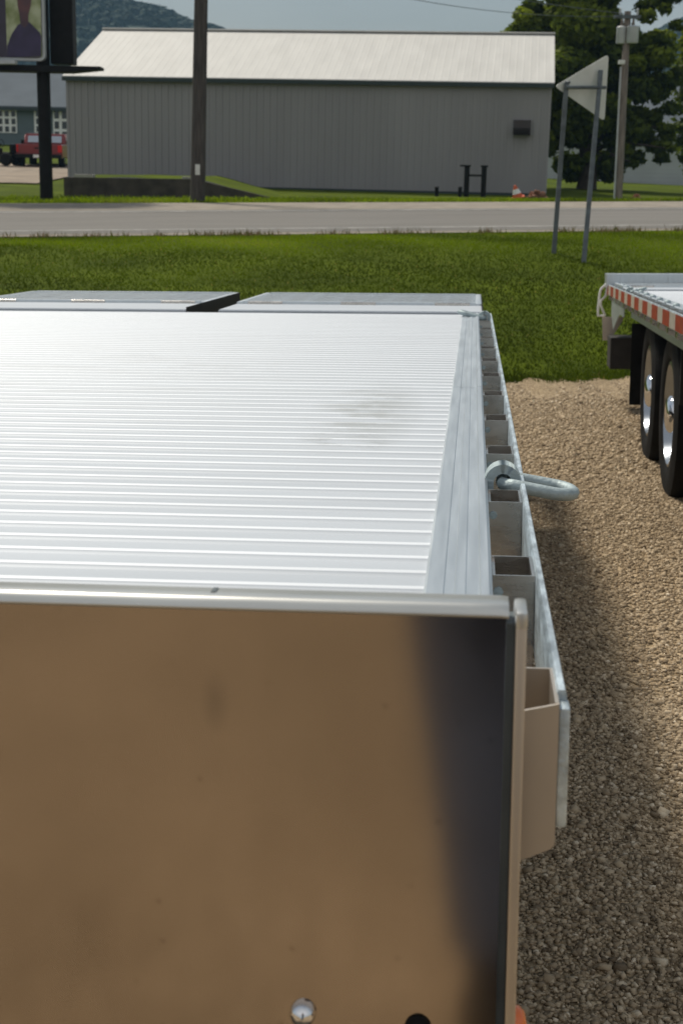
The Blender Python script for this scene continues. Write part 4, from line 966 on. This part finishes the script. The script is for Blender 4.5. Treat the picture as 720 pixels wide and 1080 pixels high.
M['flange'] = mat('satin_flange_aluminium', (0.62, 0.55, 0.47), 0.40, 0.9, var=0.05, vscale=5)
M['cap'] = mat('pale_cap_aluminium', (0.58, 0.585, 0.565), 0.33, 0.8, var=0.10, vscale=3, stretch=(1.5, 8, 8), rvar=0.08)
F1 = frame(500, 240)
make_trailer('flatbed_trailer', F1, (-1.30, 1.12, -.40), None, 'nearest aluminium flatbed trailer with a wide ribbed deck and brownish headboard plate', True)
F2 = frame(550, 262, 0.0)
make_trailer('flatbed_trailer', F2, (2.133, 5.15, -.305), None, 'second flatbed trailer parked alongside, with red and white tape and chrome wheel hubs', False, H=1.12, RL=7.5)

# ------------------------------------------------------------------ the photographer, mirrored in the headboard
def person():
    X, Yd = .064, -.36
    g = lot_z(X, Yd); root = empty('person', (X, Yd, g), None, 'person in dark clothes standing at the headboard, seen as its dark reflection', 'person')
    def skin(name, verts, edges, radii, m, lvl=2):
        me = bpy.data.meshes.new(name); me.from_pydata(verts, edges, []); o = bpy.data.objects.new(name, me); COL.objects.link(o); o.parent = root
        bm = bmesh.new(); bm.from_mesh(me); ly = bm.verts.layers.skin.verify()
        for i, v in enumerate(bm.verts): v[ly].radius = (radii[i], radii[i]) if not isinstance(radii[i], tuple) else radii[i]; v[ly].use_root = (i == 0)
        bm.to_mesh(me); bm.free(); o.modifiers.new('skin', 'SKIN').use_smooth_shade = True
        sb = o.modifiers.new('sub', 'SUBSURF'); sb.levels = lvl; sb.render_levels = lvl; me.materials.append(m); return o
    V = [(0, 0, .95), (0, 0, 1.12), (0, 0, 1.32), (0, 0, 1.45), (0, .01, 1.55), (0, .03, 1.66),
         (.10, 0, .88), (.12, .07, .50), (.13, .14, .12), (.13, .15, .09),
         (-.10, 0, .88), (-.04, .07, .50), (.02, .14, .12), (.02, .15, .09),
         (.19, 0, 1.42), (.235, .04, 1.14), (.10, .22, 1.26), (-.19, 0, 1.42), (-.225, .04, 1.14), (-.10, .22, 1.28)]
    E = [(0, 1), (1, 2), (2, 3), (3, 4), (4, 5), (0, 6), (6, 7), (7, 8), (8, 9), (0, 10), (10, 11), (11, 12), (12, 13), (3, 14), (14, 15), (15, 16), (3, 17), (17, 18), (18, 19)]
    Rr = [.14, .135, .16, .10, .055, .085, .095, .065, .048, .045, .095, .065, .048, .045, .065, .048, .032, .065, .048, .032]
    skin('body', V, E, Rr, M['skin'])
    tv = [V[0], V[6], V[7], (.13, .15, .07), V[10], (-.04, .07, .50), (.02, .15, .07)]
    skin('trousers', tv, [(0, 1), (1, 2), (2, 3), (0, 4), (4, 5), (5, 6)], [.185, .135, .105, .085, .135, .105, .085], M['cloth_dark'])
    jv = [(0, 0, .90), V[1], V[2], V[3], V[14], V[15], (.13, .18, 1.24), V[17], V[18], (-.13, .19, 1.26)]
    skin('jacket', jv, [(0, 1), (1, 2), (2, 3), (3, 4), (4, 5), (5, 6), (3, 7), (7, 8), (8, 9)], [.205, .20, .21, .13, .085, .066, .048, .085, .066, .048], M['cloth_grey'])
    hair = MB(); k = bmesh.ops.create_uvsphere(hair.bm, u_segments=20, v_segments=14, radius=.108)
    for v in k['verts']: v.co = Vector((v.co.x * .9, v.co.y * 1.02 - .005, v.co.z * 1.0 + 1.70))
    dl = [v for v in hair.bm.verts if v.co.z < 1.66 and v.co.y > -.03]; bmesh.ops.delete(hair.bm, geom=dl, context='VERTS')
    hair.build('hair', M['hair'], root, 80)
    for s in (-1, 1): MB().box(.075 + s * .060 - .055, .075 + s * .060 + .055, .04, .33, .0, .11, .03).build('shoe', M['black'], root, 60)
person()

# ------------------------------------------------------------------ air: even haze over the whole scene
hz = MB(); hz.box(-650, 650, -60, 820, -22, 110); ho = hz.build('haze', bpy.data.materials.new('haze'), None)
hm = ho.data.materials[0]; hm.use_nodes = True; t = hm.node_tree; t.nodes.clear()
oo = t.nodes.new('ShaderNodeOutputMaterial'); pv = t.nodes.new('ShaderNodeVolumePrincipled'); pv.inputs['Color'].default_value = (0.42, 0.72, 1.0, 1)
pv.inputs['Density'].default_value = 0.00030; pv.inputs['Anisotropy'].default_value = 0.0; t.links.new(pv.outputs[0], oo.inputs['Volume'])
tag(ho, 'thin bluish haze filling the air out to the hills', 'haze', kind='stuff')
